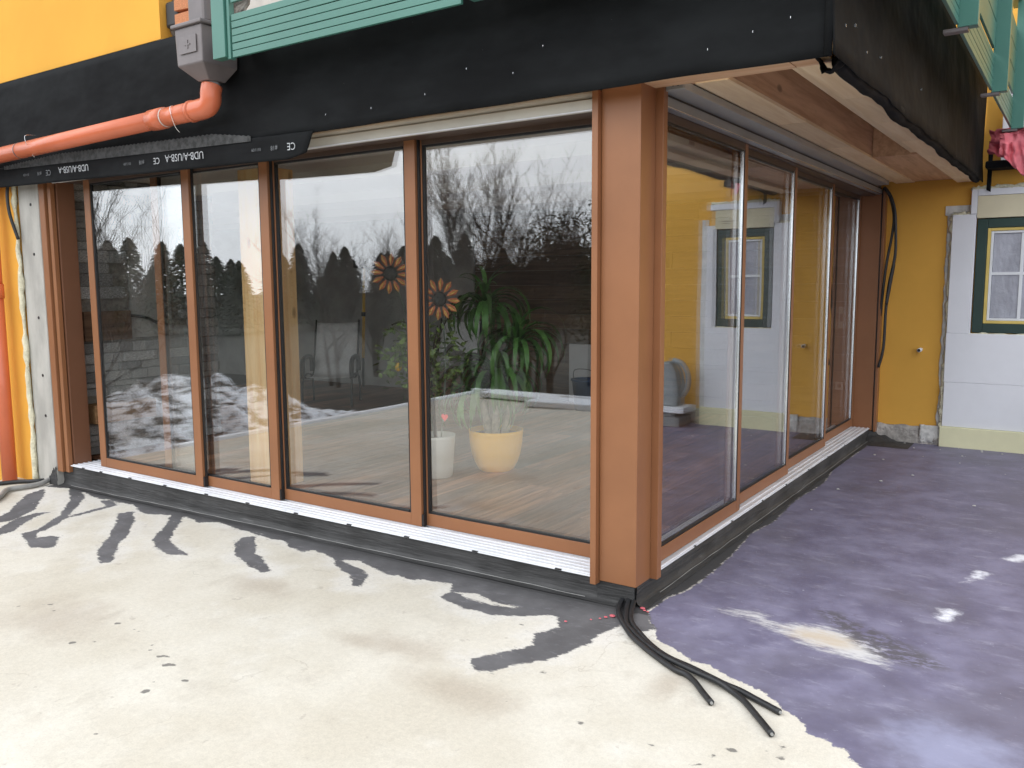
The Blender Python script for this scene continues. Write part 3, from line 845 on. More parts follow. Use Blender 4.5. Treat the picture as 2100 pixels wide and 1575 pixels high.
subchild(B().box(WX0 + 0.14, WX1 - 0.14, WY - 0.03, WY - 0.0125, WZ0 + 0.14, WZ1 - 0.14).build('pane', 'film'), win)
xm, zm = (WX0 + WX1) / 2 + 0.03, 1.66
subchild(B().box(WX0 + 0.138, WX1 - 0.138, WY - 0.040, WY - 0.031, zm - 0.013, zm + 0.013).build('muntin', 'white_paint'), win)
subchild(B().box(xm - 0.013, xm + 0.013, WY - 0.0395, WY - 0.031, WZ0 + 0.138, WZ1 - 0.138).build('muntin', 'white_paint'), win)
# higher insulation beside the balcony, seen at the frame edge
B().box(1.0, 1.42, IN0, IN1, 2.62, 3.30).build('insulation_board', 'styro', hw, bevel=0.004)
# stub of pipe through the wall
ps = thing('pipe_stub', 'short white pipe end poking out of the yellow wall', 'pipe', (0.41, WY, 0.93))
B().tube([(0.41, WY + 0.02, 0.93), (0.405, WY - 0.085, 0.925)], 0.019, 14).build('sleeve', 'white_paint', ps, smooth=True)
B().tube([(0.405, WY - 0.08, 0.9255), (0.4048, WY - 0.088, 0.9248)], 0.0145, 12).build('bore', 'gasket', ps)

# ================================================================ LEFT HOUSE WALL
lw = thing('house_wall', 'clean yellow rendered wall piece behind the orange downpipe', 'wall', (-7, -0.05, 0))
B().box(-6.5, -5.675, -0.05, 0.3, -0.30, 3.1).build('render_coat', 'yellow_l', lw)
B().box(-12.0, -10.901, -0.05, 0.3, -0.30, 3.1).build('render_coat', 'yellow_l', lw)
B().box(-10.9, -6.501, -0.05, 0.3, 2.35, 3.1).build('render_coat', 'yellow_l', lw)
B().box(-10.9, -6.501, -0.05, 0.3, -0.30, 0.10).build('render_coat', 'yellow_l', lw)
added_window = B().box(-10.898, -6.503, 0.02, 0.09, 0.101, 0.18).build('window', 'brown', lw, bevel=0.003)  # unseen window, added to bring daylight into the dim room
for q in ((-10.898, -10.82, 0.1805, 2.348), (-6.58, -6.503, 0.1805, 2.348), (-8.04, -7.96, 0.1805, 2.348), (-9.48, -9.40, 0.1805, 2.348)):
    subchild(B().box(q[0], q[1], 0.02, 0.09, q[2], q[3]).build('frame', 'brown', bevel=0.003), added_window)
for q in ((-10.819, -9.481), (-9.399, -8.041), (-7.959, -6.581)):
    subchild(B().box(q[0], q[1], 0.045, 0.067, 0.181, 2.347).build('pane', 'clear_glass'), added_window)
B().box(-12.0, -3.46, -0.12, 0.3, 3.222, 6.0).build('upper_render', 'yellow_l', lw)
foam([(-5.665, -0.055, 2.6), (-5.66, -0.055, 1.9), (-5.65, -0.055, 1.0), (-5.655, -0.055, -0.06)], 0.022, 11, par=lw)
B().box(-9.5, -3.44, -0.118, 0.1, 3.19, 3.219).build('render_stop_bead', 'mortar', lw)
# broken-out masonry pocket beside the hopper
b = B()
b.grid(lambda u, v: (-3.455 + 0.75 * u, -0.02 - 0.05 * nz(u * 9, v * 9, 2), 3.19 + 0.6 * v), 30, 24)
b.build('mortar_bed', 'mortar', lw, smooth=True, solid=0.02)
bk = block_mesh('brick', 'brick', 0.04)
piece('brick', bk, lw, -3.29, -3.07, -0.13, -0.01, 3.275, 3.345)
piece('brick', bk, lw, -3.30, -3.08, -0.12, -0.01, 3.365, 3.44, (0, 0.04, 0.05))
piece('brick', bk, lw, -3.05, -2.83, -0.12, -0.01, 3.28, 3.35, (0, -0.03, 0))
B().box(-3.445, -3.31, -0.09, -0.03, 3.29, 3.46).build('dark_void', 'gasket', lw, bevel=0.02)

col = thing('concrete_column', 'bare grey concrete column edge with drilled holes beside brown door jamb', 'column', (-5.48, 0, -0.07))
B().box(-5.645, -5.335, -0.035, 0.25, -0.2, 2.6).build('shaft', 'concrete_col', col, bevel=0.008)
for z in (2.26, 1.86, 1.34, 0.86, 0.52):
    B().tube([(-5.45, -0.0395, z), (-5.45, -0.034, z)], 0.012, 10).build('drill_hole', 'gasket', col)

# interior shell
lwall = thing('interior_wall', 'smooth grey plaster wall behind the lounge chair', 'wall', (-8.2, 5.4, 0))
B().box(-11.4, -11.2, 0.3, WY, 0, 2.6).build('plaster_coat', 'plaster', lwall)
B().box(-11.2, -5.0, WY - 0.06, WY - 0.002, 0.13, 2.5).build('rear_plaster', 'plaster', lwall)
B().box(-6.49, -5.86, 0.302, 0.4, 0, 2.6).build('front_lining', 'plaster', lwall)
bw = thing('board_wall', 'dark horizontal timber boards lining the rear of the room', 'wall', (-2.5, WY, 0.13))
bm_ = block_mesh('wall_board', 'wall_board', 0.01)
for k in range(13):
    z0 = 0.135 + k * 0.18
    piece('board', bm_, bw, -4.98, -2.5 + 0.3 * ((k * 7) % 5 - 2), WY - 0.05, WY - 0.004, z0, z0 + 0.176)
    piece('board', bm_, bw, -2.495 + 0.3 * ((k * 7) % 5 - 2), -0.06, WY - 0.05, WY - 0.004, z0, z0 + 0.176)
ceil = B().box(-11.2, -0.05, 0.12, WY, 2.512, 2.54).build('ceiling', 'ceiling')
structure(ceil)
for yb in (1.25, 2.55, 3.85):
    B().box(-11.1, -0.3, yb, yb + 0.09, 2.42, 2.511).build('ceiling_joist', 'ceiling', ceil)

# stone chimney breast at the left of the room
st = thing('stone_chimney', 'grey split stone cladding with wooden niche inside the left end', 'wall', (-5.55, 0.9, 0.13))
B().box(-5.85, -5.395, 0.26, 1.62, 0.13, 2.51).build('core', 'mortar', st)
sm = [block_mesh('stone', 'stone', 0.06), block_mesh('stone', 'stone', 0.1)]
rs = random.Random(21)
def in_open(y0, y1, z0, z1):
    if y1 > 0.74 and y0 < 1.15 and z1 > 1.13 and z0 < 2.12: return True      # plaster niche
    if y0 < 0.72 and z1 > 1.12 and z0 < 1.385: return True                    # wooden box
    if y0 < 0.85 and z1 > 0.40 and z0 < 0.60: return True                     # beam
    return False
z = 0.135
while z < 2.5:
    h = min(rs.choice((0.05, 0.07, 0.09, 0.11)), 2.508 - z)
    if h < 0.02:
        break
    y = 0.265
    while y < 1.615:
        w = min(rs.uniform(0.11, 0.36), 1.62 - y)
        if w > 0.03:
            for (ya, yb) in ((y, y + w),):
                if not in_open(ya, yb, z, z + h):
                    piece('stone', rs.choice(sm), st, -5.42, -5.345 + rs.uniform(-0.015, 0.012), ya + 0.003, yb - 0.003, z + 0.003, z + h - 0.003)
        y += w
    x = -5.85
    while x < -5.37:
        w = min(rs.uniform(0.14, 0.32), -5.36 - x)
        if w > 0.03:
            piece('stone', rs.choice(sm), st, x + 0.003, x + w - 0.003, 1.60, 1.645 + rs.uniform(-0.012, 0.012), z + 0.003, z + h - 0.003)
        x += w
    z += h
B().box(-5.42, -5.375, 0.742, 1.148, 1.135, 2.115).build('niche_plaster', 'plaster', st)
B().box(-5.42, -5.33, 0.28, 0.715, 1.125, 1.38).build('niche_box', 'niche_wood', st, bevel=0.006)
B().box(-5.42, -5.22, 0.265, 0.84, 0.42, 0.58).build('mantel_beam', 'shelf_wood', st, bevel=0.008)
hk = thing('iron_hook', 'curved black iron hook fixed to the stone wall', 'hook', (-5.37, 0.95, 1.2))
B().tube(cr([(-5.36, 0.72, 1.335), (-5.33, 0.86, 1.31), (-5.30, 0.96, 1.25), (-5.28, 1.05, 1.18)]), 0.012, 8).build('arm', 'black_metal', hk, smooth=True)
B().tube(cr([(-5.28, 1.05, 1.26), (-5.28, 1.0, 1.3), (-5.28, 0.97, 1.36), (-5.28, 1.0, 1.39), (-5.28, 1.03, 1.37)]), 0.010, 8).build('claw', 'black_metal', hk, smooth=True)

# pale timber post just inside the glass
tp = thing('timber_post', 'pale knotty spruce post standing inside between the panels', 'post', (-3.24, 0.5, 0.13))
B().box(-3.40, -3.06, 0.40, 0.62, 0.13, 2.42).build('shaft', 'post_wood', tp, bevel=0.006)

# ================================================================ CORNER POST AND JAMBS
PB = 0.105
cp = thing('corner_post', 'wide brown powder-coated corner post with proud side flanges', 'post', (-0.1, 0.1, PB))
B().box(-0.222, -0.018, 0.0, 0.165, PB, 2.56).build('column', 'brown', cp, bevel=0.003)
B().box(-0.256, -0.2235, -0.035, 0.26, PB - 0.014, 2.50).build('front_flange', 'brown', cp, bevel=0.002)
B().box(-0.19, 0.02, 0.1665, 0.215, PB - 0.0, 2.53).build('side_flange', 'brown', cp, bevel=0.002)
B().box(-0.26, -0.19, 0.2155, 0.33, PB + 0.03, 2.5).build('inner_cover', 'brown', cp)
B().box(-0.24, -0.032, 0.012, 0.2, -0.02, PB - 0.001).build('foot_block', 'upstand_x', cp, bevel=0.006)

jl = thing('door_jamb', 'brown grooved door jamb against the concrete column', 'jamb', (-5.24, 0.1, 0.1))
B().box(-5.33, -5.25, -0.03, 0.0, 0.06, 2.47).build('outer_profile', 'brown', jl, bevel=0.003)
B().box(-5.245, -5.235, 0.0, 0.03, 0.06, 2.47).build('gasket', 'gasket', jl)
B().box(-5.232, -5.185, -0.012, 0.025, 0.06, 2.47).build('middle_profile', 'brown', jl, bevel=0.003)
B().box(-5.33, -5.17, 0.032, 0.178, 0.10, 2.47).build('inner_cheek', 'brown_shaded', jl, bevel=0.003)

jr = thing('door_jamb', 'brown door jamb where the side glazing meets the yellow wall', 'jamb', (-0.08, 5.4, 0.1))
B().box(-0.235, 0.005, 5.36, 5.447, 0.10, 2.49).build('cheek', 'brown', jr, bevel=0.003)
B().box(0.008, 0.018, 5.37, 5.447, 0.09, 2.49).build('gasket', 'gasket', jr)
B().box(0.020, 0.045, 5.352, 5.447, 0.09, 2.48).build('outer_profile', 'brown', jr, bevel=0.002)

# ================================================================ THRESHOLD TRACKS AND HEADS
tf = thing('threshold_track', 'white ribbed aluminium threshold track under the long glass front', 'track', (-2.7, 0.1, 0.1))
B().box(-5.172, -0.258, -0.004, 0.258, 0.1145, 0.122).build('base_plate', 'white_alu', tf, bevel=0.002)
for k in range(6):
    y0 = 0.012 + k * 0.043
    B().box(-5.168, -0.259, y0, y0 + 0.012, 0.1222, 0.1275).build('rib', 'white_alu', tf, bevel=0.002)
for x in (-4.98, -4.72, -4.32, -3.87, -3.38, -2.93, -2.45, -1.97, -1.5, -1.0, -0.46):
    B().box(x - 0.02, x + 0.02, -0.0052, 0.004, 0.1165, 0.1228).build('drain_slot', 'gasket', tf)
ts = thing('threshold_track', 'pale ribbed aluminium threshold track under the side glazing', 'track', (-0.1, 2.8, 0.1))
B().box(-0.24, -0.012, 0.2158, 5.351, 0.1145, 0.122).build('base_plate', 'white_alu', ts, bevel=0.002)
for k in range(6):
    x0 = -0.034 - k * 0.041
    B().box(x0, x0 + 0.012, 0.217, 5.350, 0.1222, 0.1275).build('rib', 'white_alu', ts, bevel=0.002)
for y in (0.75, 1.35, 1.95, 2.5, 3.1, 3.7, 4.3):
    B().box(-0.018, -0.0108, y - 0.012, y + 0.012, 0.1165, 0.1228).build('drain_slot', 'gasket', ts)

hf = thing('head_track', 'off-white screen cassette and dark head rail above the glass front', 'track', (-2.7, 0.1, 2.45))
B().box(-5.16, -0.259, 0.0, 0.06, 2.421, 2.469).build('cassette', 'offwhite_alu', hf, bevel=0.002)
B().box(-5.16, -0.259, -0.004, 0.01, 2.414, 2.4205).build('lip', 'white_alu', hf)
b = B()
b.tube([(-5.16, 0.035, 2.492), (-0.259, 0.035, 2.492)], 0.022, 14)
b.build('roller_cover', 'offwhite_alu', hf, smooth=True)
B().box(-5.16, -0.26, 0.061, 0.262, 2.425, 2.508).build('head_rail', 'shaded_alu', hf)
B().box(-0.263, -0.2575, -0.004, 0.055, 2.416, 2.47).build('end_cap', 'offwhite_alu', hf)
hs = thing('head_track', 'grey aluminium screen cassette above the side glazing', 'track', (-0.1, 2.8, 2.45))
B().box(-0.05, 0.006, 0.216, 5.38, 2.44, 2.487).build('cassette', 'grey_alu', hs, bevel=0.002)
B().box(0.0065, 0.011, 0.216, 5.38, 2.436, 2.4415).build('lip', 'silver', hs)
B().box(-0.05, 0.000, 0.216, 5.38, 2.4875, 2.499).build('shadow_gap', 'gasket', hs)
B().box(-0.05, 0.115, 0.19, 5.10, 2.4995, 2.538).build('upper_box', 'grey_alu', hs, bevel=0.004)
B().box(-0.26, -0.051, 0.20, 5.36, 2.43, 2.508).build('head_rail', 'shaded_alu', hs)
B().box(0.03, 0.112, 0.18, 0.189, 2.502, 2.536).build('end_plate', 'grey_alu', hs)
for yb in (0.06, 0.085):
    B().tube([(yb, 0.181, 2.52), (yb, 0.1785, 2.52)], 0.005, 8).build('screw_hole', 'gasket', hs)

# coated upstand below the thresholds
up = thing('base_upstand', 'dark grey coated upstand running along the foot of the glazing', 'plinth', (-2.5, 0.03, 0))
b = B()
prof = [(0.05, 0.113), (0.024, 0.111), (0.020, 0.08), (0.021, 0.035), (0.014, 0.012), (-0.004, 0.0055), (-0.032, 0.0035)]
def upf(u, v):
    x = -5.42 + 5.36 * u
    t = v * (len(prof) - 1)
    i = min(int(t), len(prof) - 2)
    k = t - i
    y = prof[i][0] * (1 - k) + prof[i + 1][0] * k
    z = prof[i][1] * (1 - k) + prof[i + 1][1] * k
    wob = 0.006 * nz(x * 2.5, v * 3) + 0.003 * nz(x * 11, v * 9)
    top = 0.0 if v == 0 else 1.0
    return (x, y - wob * top - 0.012 * nz(x * 1.5, 4.0) * max(0, v - 0.6), z + (floor_z(x) if v > 0.3 else 0) + 0.002 * nz(x * 8, v * 5, 2) * top)
b.grid(upf, 260, 14)
b.build('front_run', 'upstand_x', up, smooth=True)
b = B()
def upr(u, v):
    y = 0.02 + 5.42 * u
    t = v * (len(prof) - 1)
    i = min(int(t), len(prof) - 2)
    k = t - i
    x = -0.02 - (prof[i][0] * (1 - k) + prof[i + 1][0] * k) + 0.02
    z = prof[i][1] * (1 - k) + prof[i + 1][1] * k
    wob = 0.006 * nz(y * 2.5, v * 3, 7) + 0.003 * nz(y * 11, v * 9, 7)
    top = 0.0 if v == 0 else 1.0
    return (x + wob * top + 0.012 * nz(y * 1.5, 4.0, 3) * max(0, v - 0.6), y, z + 0.002 * nz(y * 8, v * 5, 9) * top)
b.grid(upr, 260, 14)
b.build('side_run', 'upstand_y', up, smooth=True)
# lumps of coating in the inner corner and at the left column
b = B()
b.grid(lambda u, v: (-0.02 + 0.42 * u, 5.45 - 0.42 * v, 0.004 + 0.11 * max(0, 1 - 1.6 * math.hypot(u, v)) * (1 + 0.5 * nz(u * 6, v * 6))), 24, 24)
b.build('corner_lump', 'upstand_y', up, smooth=True)
b = B()
b.grid(lambda u, v: (-5.46 + 0.125 * u - 0.02 * nz(v * 6, 2.0), -0.0395, -0.09 + 0.19 * v * (0.45 + 0.55 * u) * (1 + 0.35 * nz(u * 7, 3.0))), 20, 10)
b.build('coating_smear', 'upstand_x', up, solid=0.003)
sx = [(-5.2 + 4.9 * k / 90, 0.002 - 0.008 * nz(k * 0.21, 1.0) - 0.010 * nz(k * 0.05, 5.0), 0.0105 + floor_z(-5.2 + 4.9 * k / 90) + 0.002 * nz(k * 0.3, 2.0)) for k in range(91)]
B().tube(sx, [0.0018 * (1 + 0.7 * nz(k * 0.4, 8.0)) for k in range(91)], 5).build('seam_line', 'conduit', up)
sy = [(0.0 + 0.008 * nz(k * 0.21, 3.0), 0.25 + 5.0 * k / 90, 0.0105 + 0.002 * nz(k * 0.3, 6.0)) for k in range(91)]
B().tube(sy, [0.0016 * (1 + 0.7 * nz(k * 0.4, 4.0)) for k in range(91)], 5).build('seam_line', 'conduit', up)

# ================================================================ SLIDING GLASS PANELS
def panel(axis, a0, a1, face, label, bead='gasket'):
    """axis 0: front (runs in x, faces -y); axis 1: side (runs in y, faces +x)"""
    t = thing('sliding_glass_panel', label, 'glass door', ((a0 + a1) / 2, face, 0.13) if axis == 0 else (face, (a0 + a1) / 2, 0.13))
    D, SW, RH, Z0, Z1, TH = 0.036, 0.082, 0.075, 0.1315, 2.438, 0.04
    if axis == 1:
        SW = 0.052
    def bx(p0, p1, d0, d1, z0, z1, name, mat, bevel=0.0025):
        b = B()
        if axis == 0:
            b.box(p0, p1, face + d0, face + d1, z0, z1)
        else:
            b.box(face - d1, face - d0, p0, p1, z0, z1)
        return b.build(name, mat, t, bevel=bevel)
    bx(a0, a0 + SW, 0, D, Z0, Z1, 'stile', 'brown')
    bx(a1 - SW, a1, 0, D, Z0, Z1, 'stile', 'brown')
    bx(a0 + SW + 0.0005, a1 - SW - 0.0005, 0.0005, D, Z0, Z0 + RH, 'rail', 'brown')
    bx(a0 + SW + 0.0005, a1 - SW - 0.0005, 0.0005, D, Z1 - TH, Z1, 'top_rail', 'shaded_alu')
    gd = 0.014
    gx0, gx1, gz0, gz1 = a0 + SW, a1 - SW, Z0 + RH, Z1 - TH
    w = 0.012
    bx(gx0 + 0.0005, gx0 + w, gd - 0.008, gd + 0.016, gz0 + 0.0005, gz1 - 0.0005, 'gasket', 'gasket', 0)
    if bead == 'silver':
        bx(gx1 - 0.010, gx1 - 0.004, 0.0075, gd + 0.016, gz0 + 0.0005, gz1 - 0.0005, 'glazing_bead', 'silver', 0.001)
        bx(gx1 - 0.0035, gx1 - 0.0005, 0.003, gd + 0.016, gz0 + 0.0005, gz1 - 0.0005, 'gasket', 'gasket', 0)
    else:
        bx(gx1 - w, gx1 - 0.0005, gd - 0.008, gd + 0.016, gz0 + 0.0005, gz1 - 0.0005, 'gasket', 'gasket', 0)
    bx(gx0 + w + 0.0005, gx1 - w - 0.0085, gd - 0.008, gd + 0.016, gz0 + 0.0005, gz0 + w, 'gasket', 'gasket', 0)
    bx(gx0 + w + 0.0005, gx1 - w - 0.0085, gd - 0.008, gd + 0.016, gz1 - w, gz1 - 0.0005, 'gasket', 'gasket', 0)
    bx(gx0 + 0.001, gx1 - 0.001, gd, gd + 0.0225, gz0 + 0.001, gz1 - 0.001, 'pane', 'glass', 0)
    # black interlock strip on the inner edge beside the next panel
    bx(a1 + 0.0005, a1 + 0.012, 0.020, D, Z0 + 0.002, Z1 - 0.002, 'interlock_strip', 'gasket', 0)
    bx(a1 + 0.0005, a1 + 0.014, 0.004, 0.0195, Z0 + 0.004, Z0 + 0.075, 'brush_seal', 'gasket', 0)
    return t
panel(0, -4.885, -3.545, 0.093, 'brown-framed glass panel slid open beside the jamb, showing stones')
panel(0, -4.06, -2.765, 0.134, 'brown-framed glass panel with the pale timber post behind it')
panel(0, -2.83, -1.535, 0.175, 'brown-framed glass panel with the lounge chair and yellow-handled shovel behind')
panel(0, -1.60, -0.245, 0.216, 'brown-framed glass panel next to the corner post with the yellow pot behind')
panel(1, 0.24, 1.585, -0.048, 'side glass panel next to the wide corner post', 'silver')
panel(1, 1.51, 2.81, -0.091, 'second side glass panel from the corner post, reflecting the green window', 'silver')
panel(1, 2.735, 4.10, -0.134, 'third side glass panel from the corner post, reflecting plain yellow wall', 'silver')
panel(1, 4.03, 5.345, -0.177, 'side glass panel closest to the yellow wall, reflecting hanging cables', 'silver')

# ================================================================ BALCONY / ROOF OVERHANG
FY, FX = -0.15, 0.85             # planes of the black membrane (front, side)
bal = thing('balcony', 'timber-framed balcony deck overhanging the glazed corner', 'balcony', (-2, 2, 2.54))
B().box(-5.66, 0.80, 0.30, 5.44, 2.845, 3.0).build('deck', 'soffit_y', bal)
B().box(-5.66, 0.835, FY + 0.02, 0.0, 2.545, 2.99).build('rim_beam', 'soffit_x', bal)
B().box(0.735, 0.835, 0.001, 5.44, 2.545, 2.99).build('rim_beam', 'soffit_y', bal)
B().box(0.17, 0.285, 0.30, 5.44, 2.56, 2.844).build('edge_beam', 'beam', bal)
B().box(-5.66, 0.16, 0.301, 5.44, 2.561, 2.843).build('deck_fill', 'soffit_y', bal)
# soffit boards (light, with butt joints), front board, outer boards
sb_ = block_mesh('soffit_board', 'soffit_y', 0.01)
for y0, y1 in ((0.30, 1.62), (1.625, 2.75), (2.755, 4.1), (4.105, 5.43)):
    piece('soffit_board', sb_, bal, 0.118, 0.287, y0, y1, 2.54, 2.558)
for y0, y1 in ((0.16, 0.95), (0.955, 1.75), (1.755, 2.55), (2.555, 3.35), (3.355, 4.15), (4.155, 5.43)):
    piece('soffit_board', sb_, bal, 0.652, 0.80, y0, y1, 2.512 + 0.002 * ((int(y0 * 10)) % 2), 2.544)
B().box(0.56, 0.733, 0.30, 5.43, 2.56, 2.60).build('soffit_batten', 'soffit_y', bal)
B().box(0.288, 0.56, 0.30, 0.36, 2.56, 2.84).build('cross_batten', 'beam', bal)
B().box(0.2885, 0.651, 3.5, 5.43, 2.548, 2.5595).build('filler_board', 'beam', bal)
B().box(0.2885, 0.734, 3.46, 3.499, 2.548, 2.844).build('end_board', 'beam', bal)
sx_ = block_mesh('soffit_board', 'soffit_x', 0.01)
piece('soffit_board', sx_, bal, -5.1, -1.6, FY + 0.022, 0.155, 2.512, 2.544)
piece('soffit_board', sx_, bal, -1.595, 0.64, FY + 0.022, 0.155, 2.512, 2.544)
piece('soffit_board', sx_, bal, 0.645, 0.80, FY + 0.022, 0.155, 2.513, 2.544)
B().box(-5.1, 0.117, 0.156, 0.299, 2.541, 2.56).build('head_board', 'soffit_x', bal)

# membrane
mb = thing('roofing_membrane', 'black roofing membrane stapled over the balcony edge, wrapping the corner', 'membrane', (0, FY, 2.5))
b = B()
def mf(u, v):
    x = -12.0 + (12.0 + FX) * u
    top = 3.205 if x < -3.0 else 3.12
    low = 2.468 + 0.006 * nz(x * 2, 1.0)
    z = low + (top - low) * v
    y = FY - 0.006 * nz(x * 1.3, z * 2.2) - 0.004 * nz(x * 4, z * 5, 3)
    return (x, y, z)
b.grid(mf, 240, 14)
b.build('front_sheet', 'membrane', mb, smooth=True, solid=0.004)
b = B()
def ms(u, v):
    y = FY + (5.43 - FY) * u
    low = 2.475 + 0.022 * nz(y * 1.6, 2.0) + 0.012 * nz(y * 5, 3.0) + 0.03 * u
    z = low + (3.38 - low) * v
    x = FX + 0.008 * nz(y * 1.2, z * 2, 5) + 0.03 * max(0, 0.25 - v) * 2
    return (x, y, z)
b.grid(ms, 160, 14)
b.build('side_sheet', 'membrane', mb, smooth=True, solid=0.004)
B().tube([(FX - 0.006, FY + 0.004, 2.47), (FX - 0.004, FY + 0.004, 2.8), (FX - 0.005, FY + 0.004, 3.4)], 0.016, 12).build('corner_fold', 'membrane', mb, smooth=True)
# rolled-under lower edge along the side
b = B()
pts, rad = [], []
for k in range(70):
    u = k / 69
    y = FY + 0.22 + (5.36 - FY - 0.22) * u
    pts.append((FX - 0.025 + 0.012 * nz(y * 3, 9), y, 2.497 + 0.022 * nz(y * 1.6, 2.0) + 0.03 * u))
    rad.append(0.036 * (1 + 0.3 * nz(y * 4, 6)) * (0.6 if k in (0, 69) else 1))
b.tube(pts, rad, 10)
b.build('rolled_edge', 'membrane', mb, smooth=True)
# torn flaps of membrane at the outer corner and the end
def rag(pts_fn, nu, nv, name, par, mat='membrane'):
    bb = B()
    bb.grid(pts_fn, nu, nv)
    return bb.build(name, mat, par, smooth=True, solid=0.004)
rag(lambda u, v: (FX - 0.10 + 0.11 * u + 0.02 * nz(u * 4, v * 4), FY + 0.16 + 0.12 * v + 0.03 * nz(u * 5, v * 3, 2), 2.515 - 0.07 * math.sin(math.pi * u) * (1 - 0.4 * v) + 0.02 * nz(u * 6, v * 6, 5)), 10, 8, 'torn_flap', mb)
rag(lambda u, v: (FX + 0.055 + 0.035 * u, 5.36 - 0.03 * v + 0.02 * nz(u * 3, v * 3), 2.86 - 0.44 * v - 0.02 * u * v), 5, 10, 'hanging_tail', mb)
for (x, z) in ((-0.90, 2.66), (-0.62, 2.60), (-0.45, 2.70), (-1.17, 2.57), (-1.55, 2.545), (-1.9, 2.55), (0.36, 2.56), (0.55, 2.60), (0.70, 2.63), (0.12, 2.9), (-0.2, 2.97)):
    B().box(x, x + 0.0015, FY - 0.012, FY - 0.004, z, z + 0.008).build('staple', 'silver', mb)
for (y, z) in ((0.05, 2.62), (0.22, 2.66), (0.45, 2.6), (0.75, 2.64), (1.9, 2.7), (-0.05, 2.7), (-0.02, 2.8)):
    B().box(FX + 0.006, FX + 0.014, y, y + 0.003, z, z + 0.012).build('staple', 'silver', mb)

# printed flap hanging below the fascia on the left
fl_ = thing('printed_flap', 'hanging strip of black membrane with upside-down white print', 'membrane', (-4, FY, 2.45))
def flap_bot(x):
    return 2.328 + (x + 2.07) / (-3.5) * 0.066
def flap_top(x):
    return 2.475 + (x + 2.02) / (-3.5) * 0.075
b = B()
def ff(u, v):
    x = -6.6 + 4.55 * u
    zb, zt = flap_bot(x), flap_top(x)
    if x > -2.2:
        zb += 0.03 * (x + 2.2) / 0.15
    return (x + 0.05 * v * (1 if x > -2.3 else 0), FY - 0.012 - 0.012 * (1 - v) - 0.004 * nz(x * 2.5, v * 2), zb + (zt - zb) * v)
b.grid(ff, 90, 8)
b.build('sheet', 'membrane', fl_, smooth=True, solid=0.004)
# serrated felt strip above the print
b = B()
x = -5.55
zz = []
while x < -2.55:
    zz.append((x, flap_top(x) + 0.010 + 0.045 * min(1, (x + 5.55) / 0.8) * min(1, max(0.1, (-2.5 - x) / 0.4))))
    zz.append((x + 0.022, flap_top(x) + 0.001 + 0.045 * min(1, (x + 5.55) / 0.8) * min(1, max(0.1, (-2.5 - x) / 0.4))))
    x += 0.044
low = [(p[0], flap_top(p[0]) - 0.02) for p in zz]
b.grid(lambda u, v: (lambda i: (zz[i][0], FY - 0.021, low[i][1] + (zz[i][1] - low[i][1]) * v))(int(round(u * (len(zz) - 1)))), len(zz) - 1, 1)
b.build('felt_strip', 'felt', fl_, solid=0.003)
def printed(txt, cx, cz, size, mat, slope=-0.024):
    cu = bpy.data.curves.new('print', 'FONT')
    cu.body = txt
    cu.size = size
    cu.align_x = 'CENTER'
    cu.align_y = 'CENTER'
    cu.resolution_u = 3
    tmp = bpy.data.objects.new('tmp_print', cu)
    COL.objects.link(tmp)
    dg = bpy.context.evaluated_depsgraph_get()
    me = bpy.data.meshes.new_from_object(tmp.evaluated_get(dg))
    bpy.data.objects.remove(tmp)
    bpy.data.curves.remove(cu)
    for v in me.vertices:
        ux, uy = v.co.x, v.co.y
        v.co = (cx - ux, FY - 0.0305, cz - uy - ux * slope)
    me.materials.clear()
    me.materials.append(M[mat])
    me.name = 'print'
    o = bpy.data.objects.new('print', me)
    COL.objects.link(o)
    child(o, fl_)
def fz(x, k=0.5):
    return flap_bot(x) + (flap_top(x) - flap_bot(x)) * k
for cx in (-4.52, -3.19):
    printed('UDB-A/USB-A', cx, fz(cx, 0.55), 0.068, 'print')
for cx in (-4.87, -3.49, -2.17):
    printed('CE', cx, fz(cx, 0.5), 0.06, 'print_dim' if cx < -4 else 'print')
for cx in (-5.0, -3.66, -2.32):
    printed('#18', cx, fz(cx, 0.5), 0.038, 'print_dim')
for cx in (-5.2, -3.83, -2.48):
    printed('0111/09', cx, fz(cx, 0.5), 0.026, 'print_dim')

# ================================================================ RAILINGS
RY, RX, RZ = -0.414, 1.115, 2.885
def railing_front():
    t = thing('balcony_railing', 'green slatted balcony railing above the glass front beside the hopper', 'railing', (-1, RY, RZ))
    for x in (-2.535, -0.70, 1.055):
        B().box(x, x + 0.112, RY - 0.005, RY + 0.055, RZ + 0.008, 3.95).build('post', 'green', t, bevel=0.003)
        B().box(x + 0.01, x + 0.10, RY + 0.056, FY + 0.0, RZ + 0.10, RZ + 0.15).build('bracket', 'hopper', t)
    for xa, xb in ((-2.38, -0.745), (-0.545, 1.045)):
        B().box(xa - 0.035, xa - 0.012, RY + 0.008, RY + 0.045, RZ - 0.004, 3.9).build('end_channel', 'green', t, bevel=0.002)
        for z0 in (RZ, RZ + 0.08, RZ + 0.16, RZ + 0.30, RZ + 0.38, RZ + 0.46):
            B().box(xa, xb, RY + 0.012, RY + 0.03, z0, z0 + 0.036).build('slat', 'green', t, bevel=0.002)
            B().box(xa, xb, RY + 0.0125, RY + 0.03, z0 + 0.0395, z0 + 0.0755).build('slat', 'green', t, bevel=0.002)
    B().box(-2.6, 1.2, RY - 0.01, RY + 0.07, 3.95, 4.0).build('handrail', 'green', t, bevel=0.004)
railing_front()
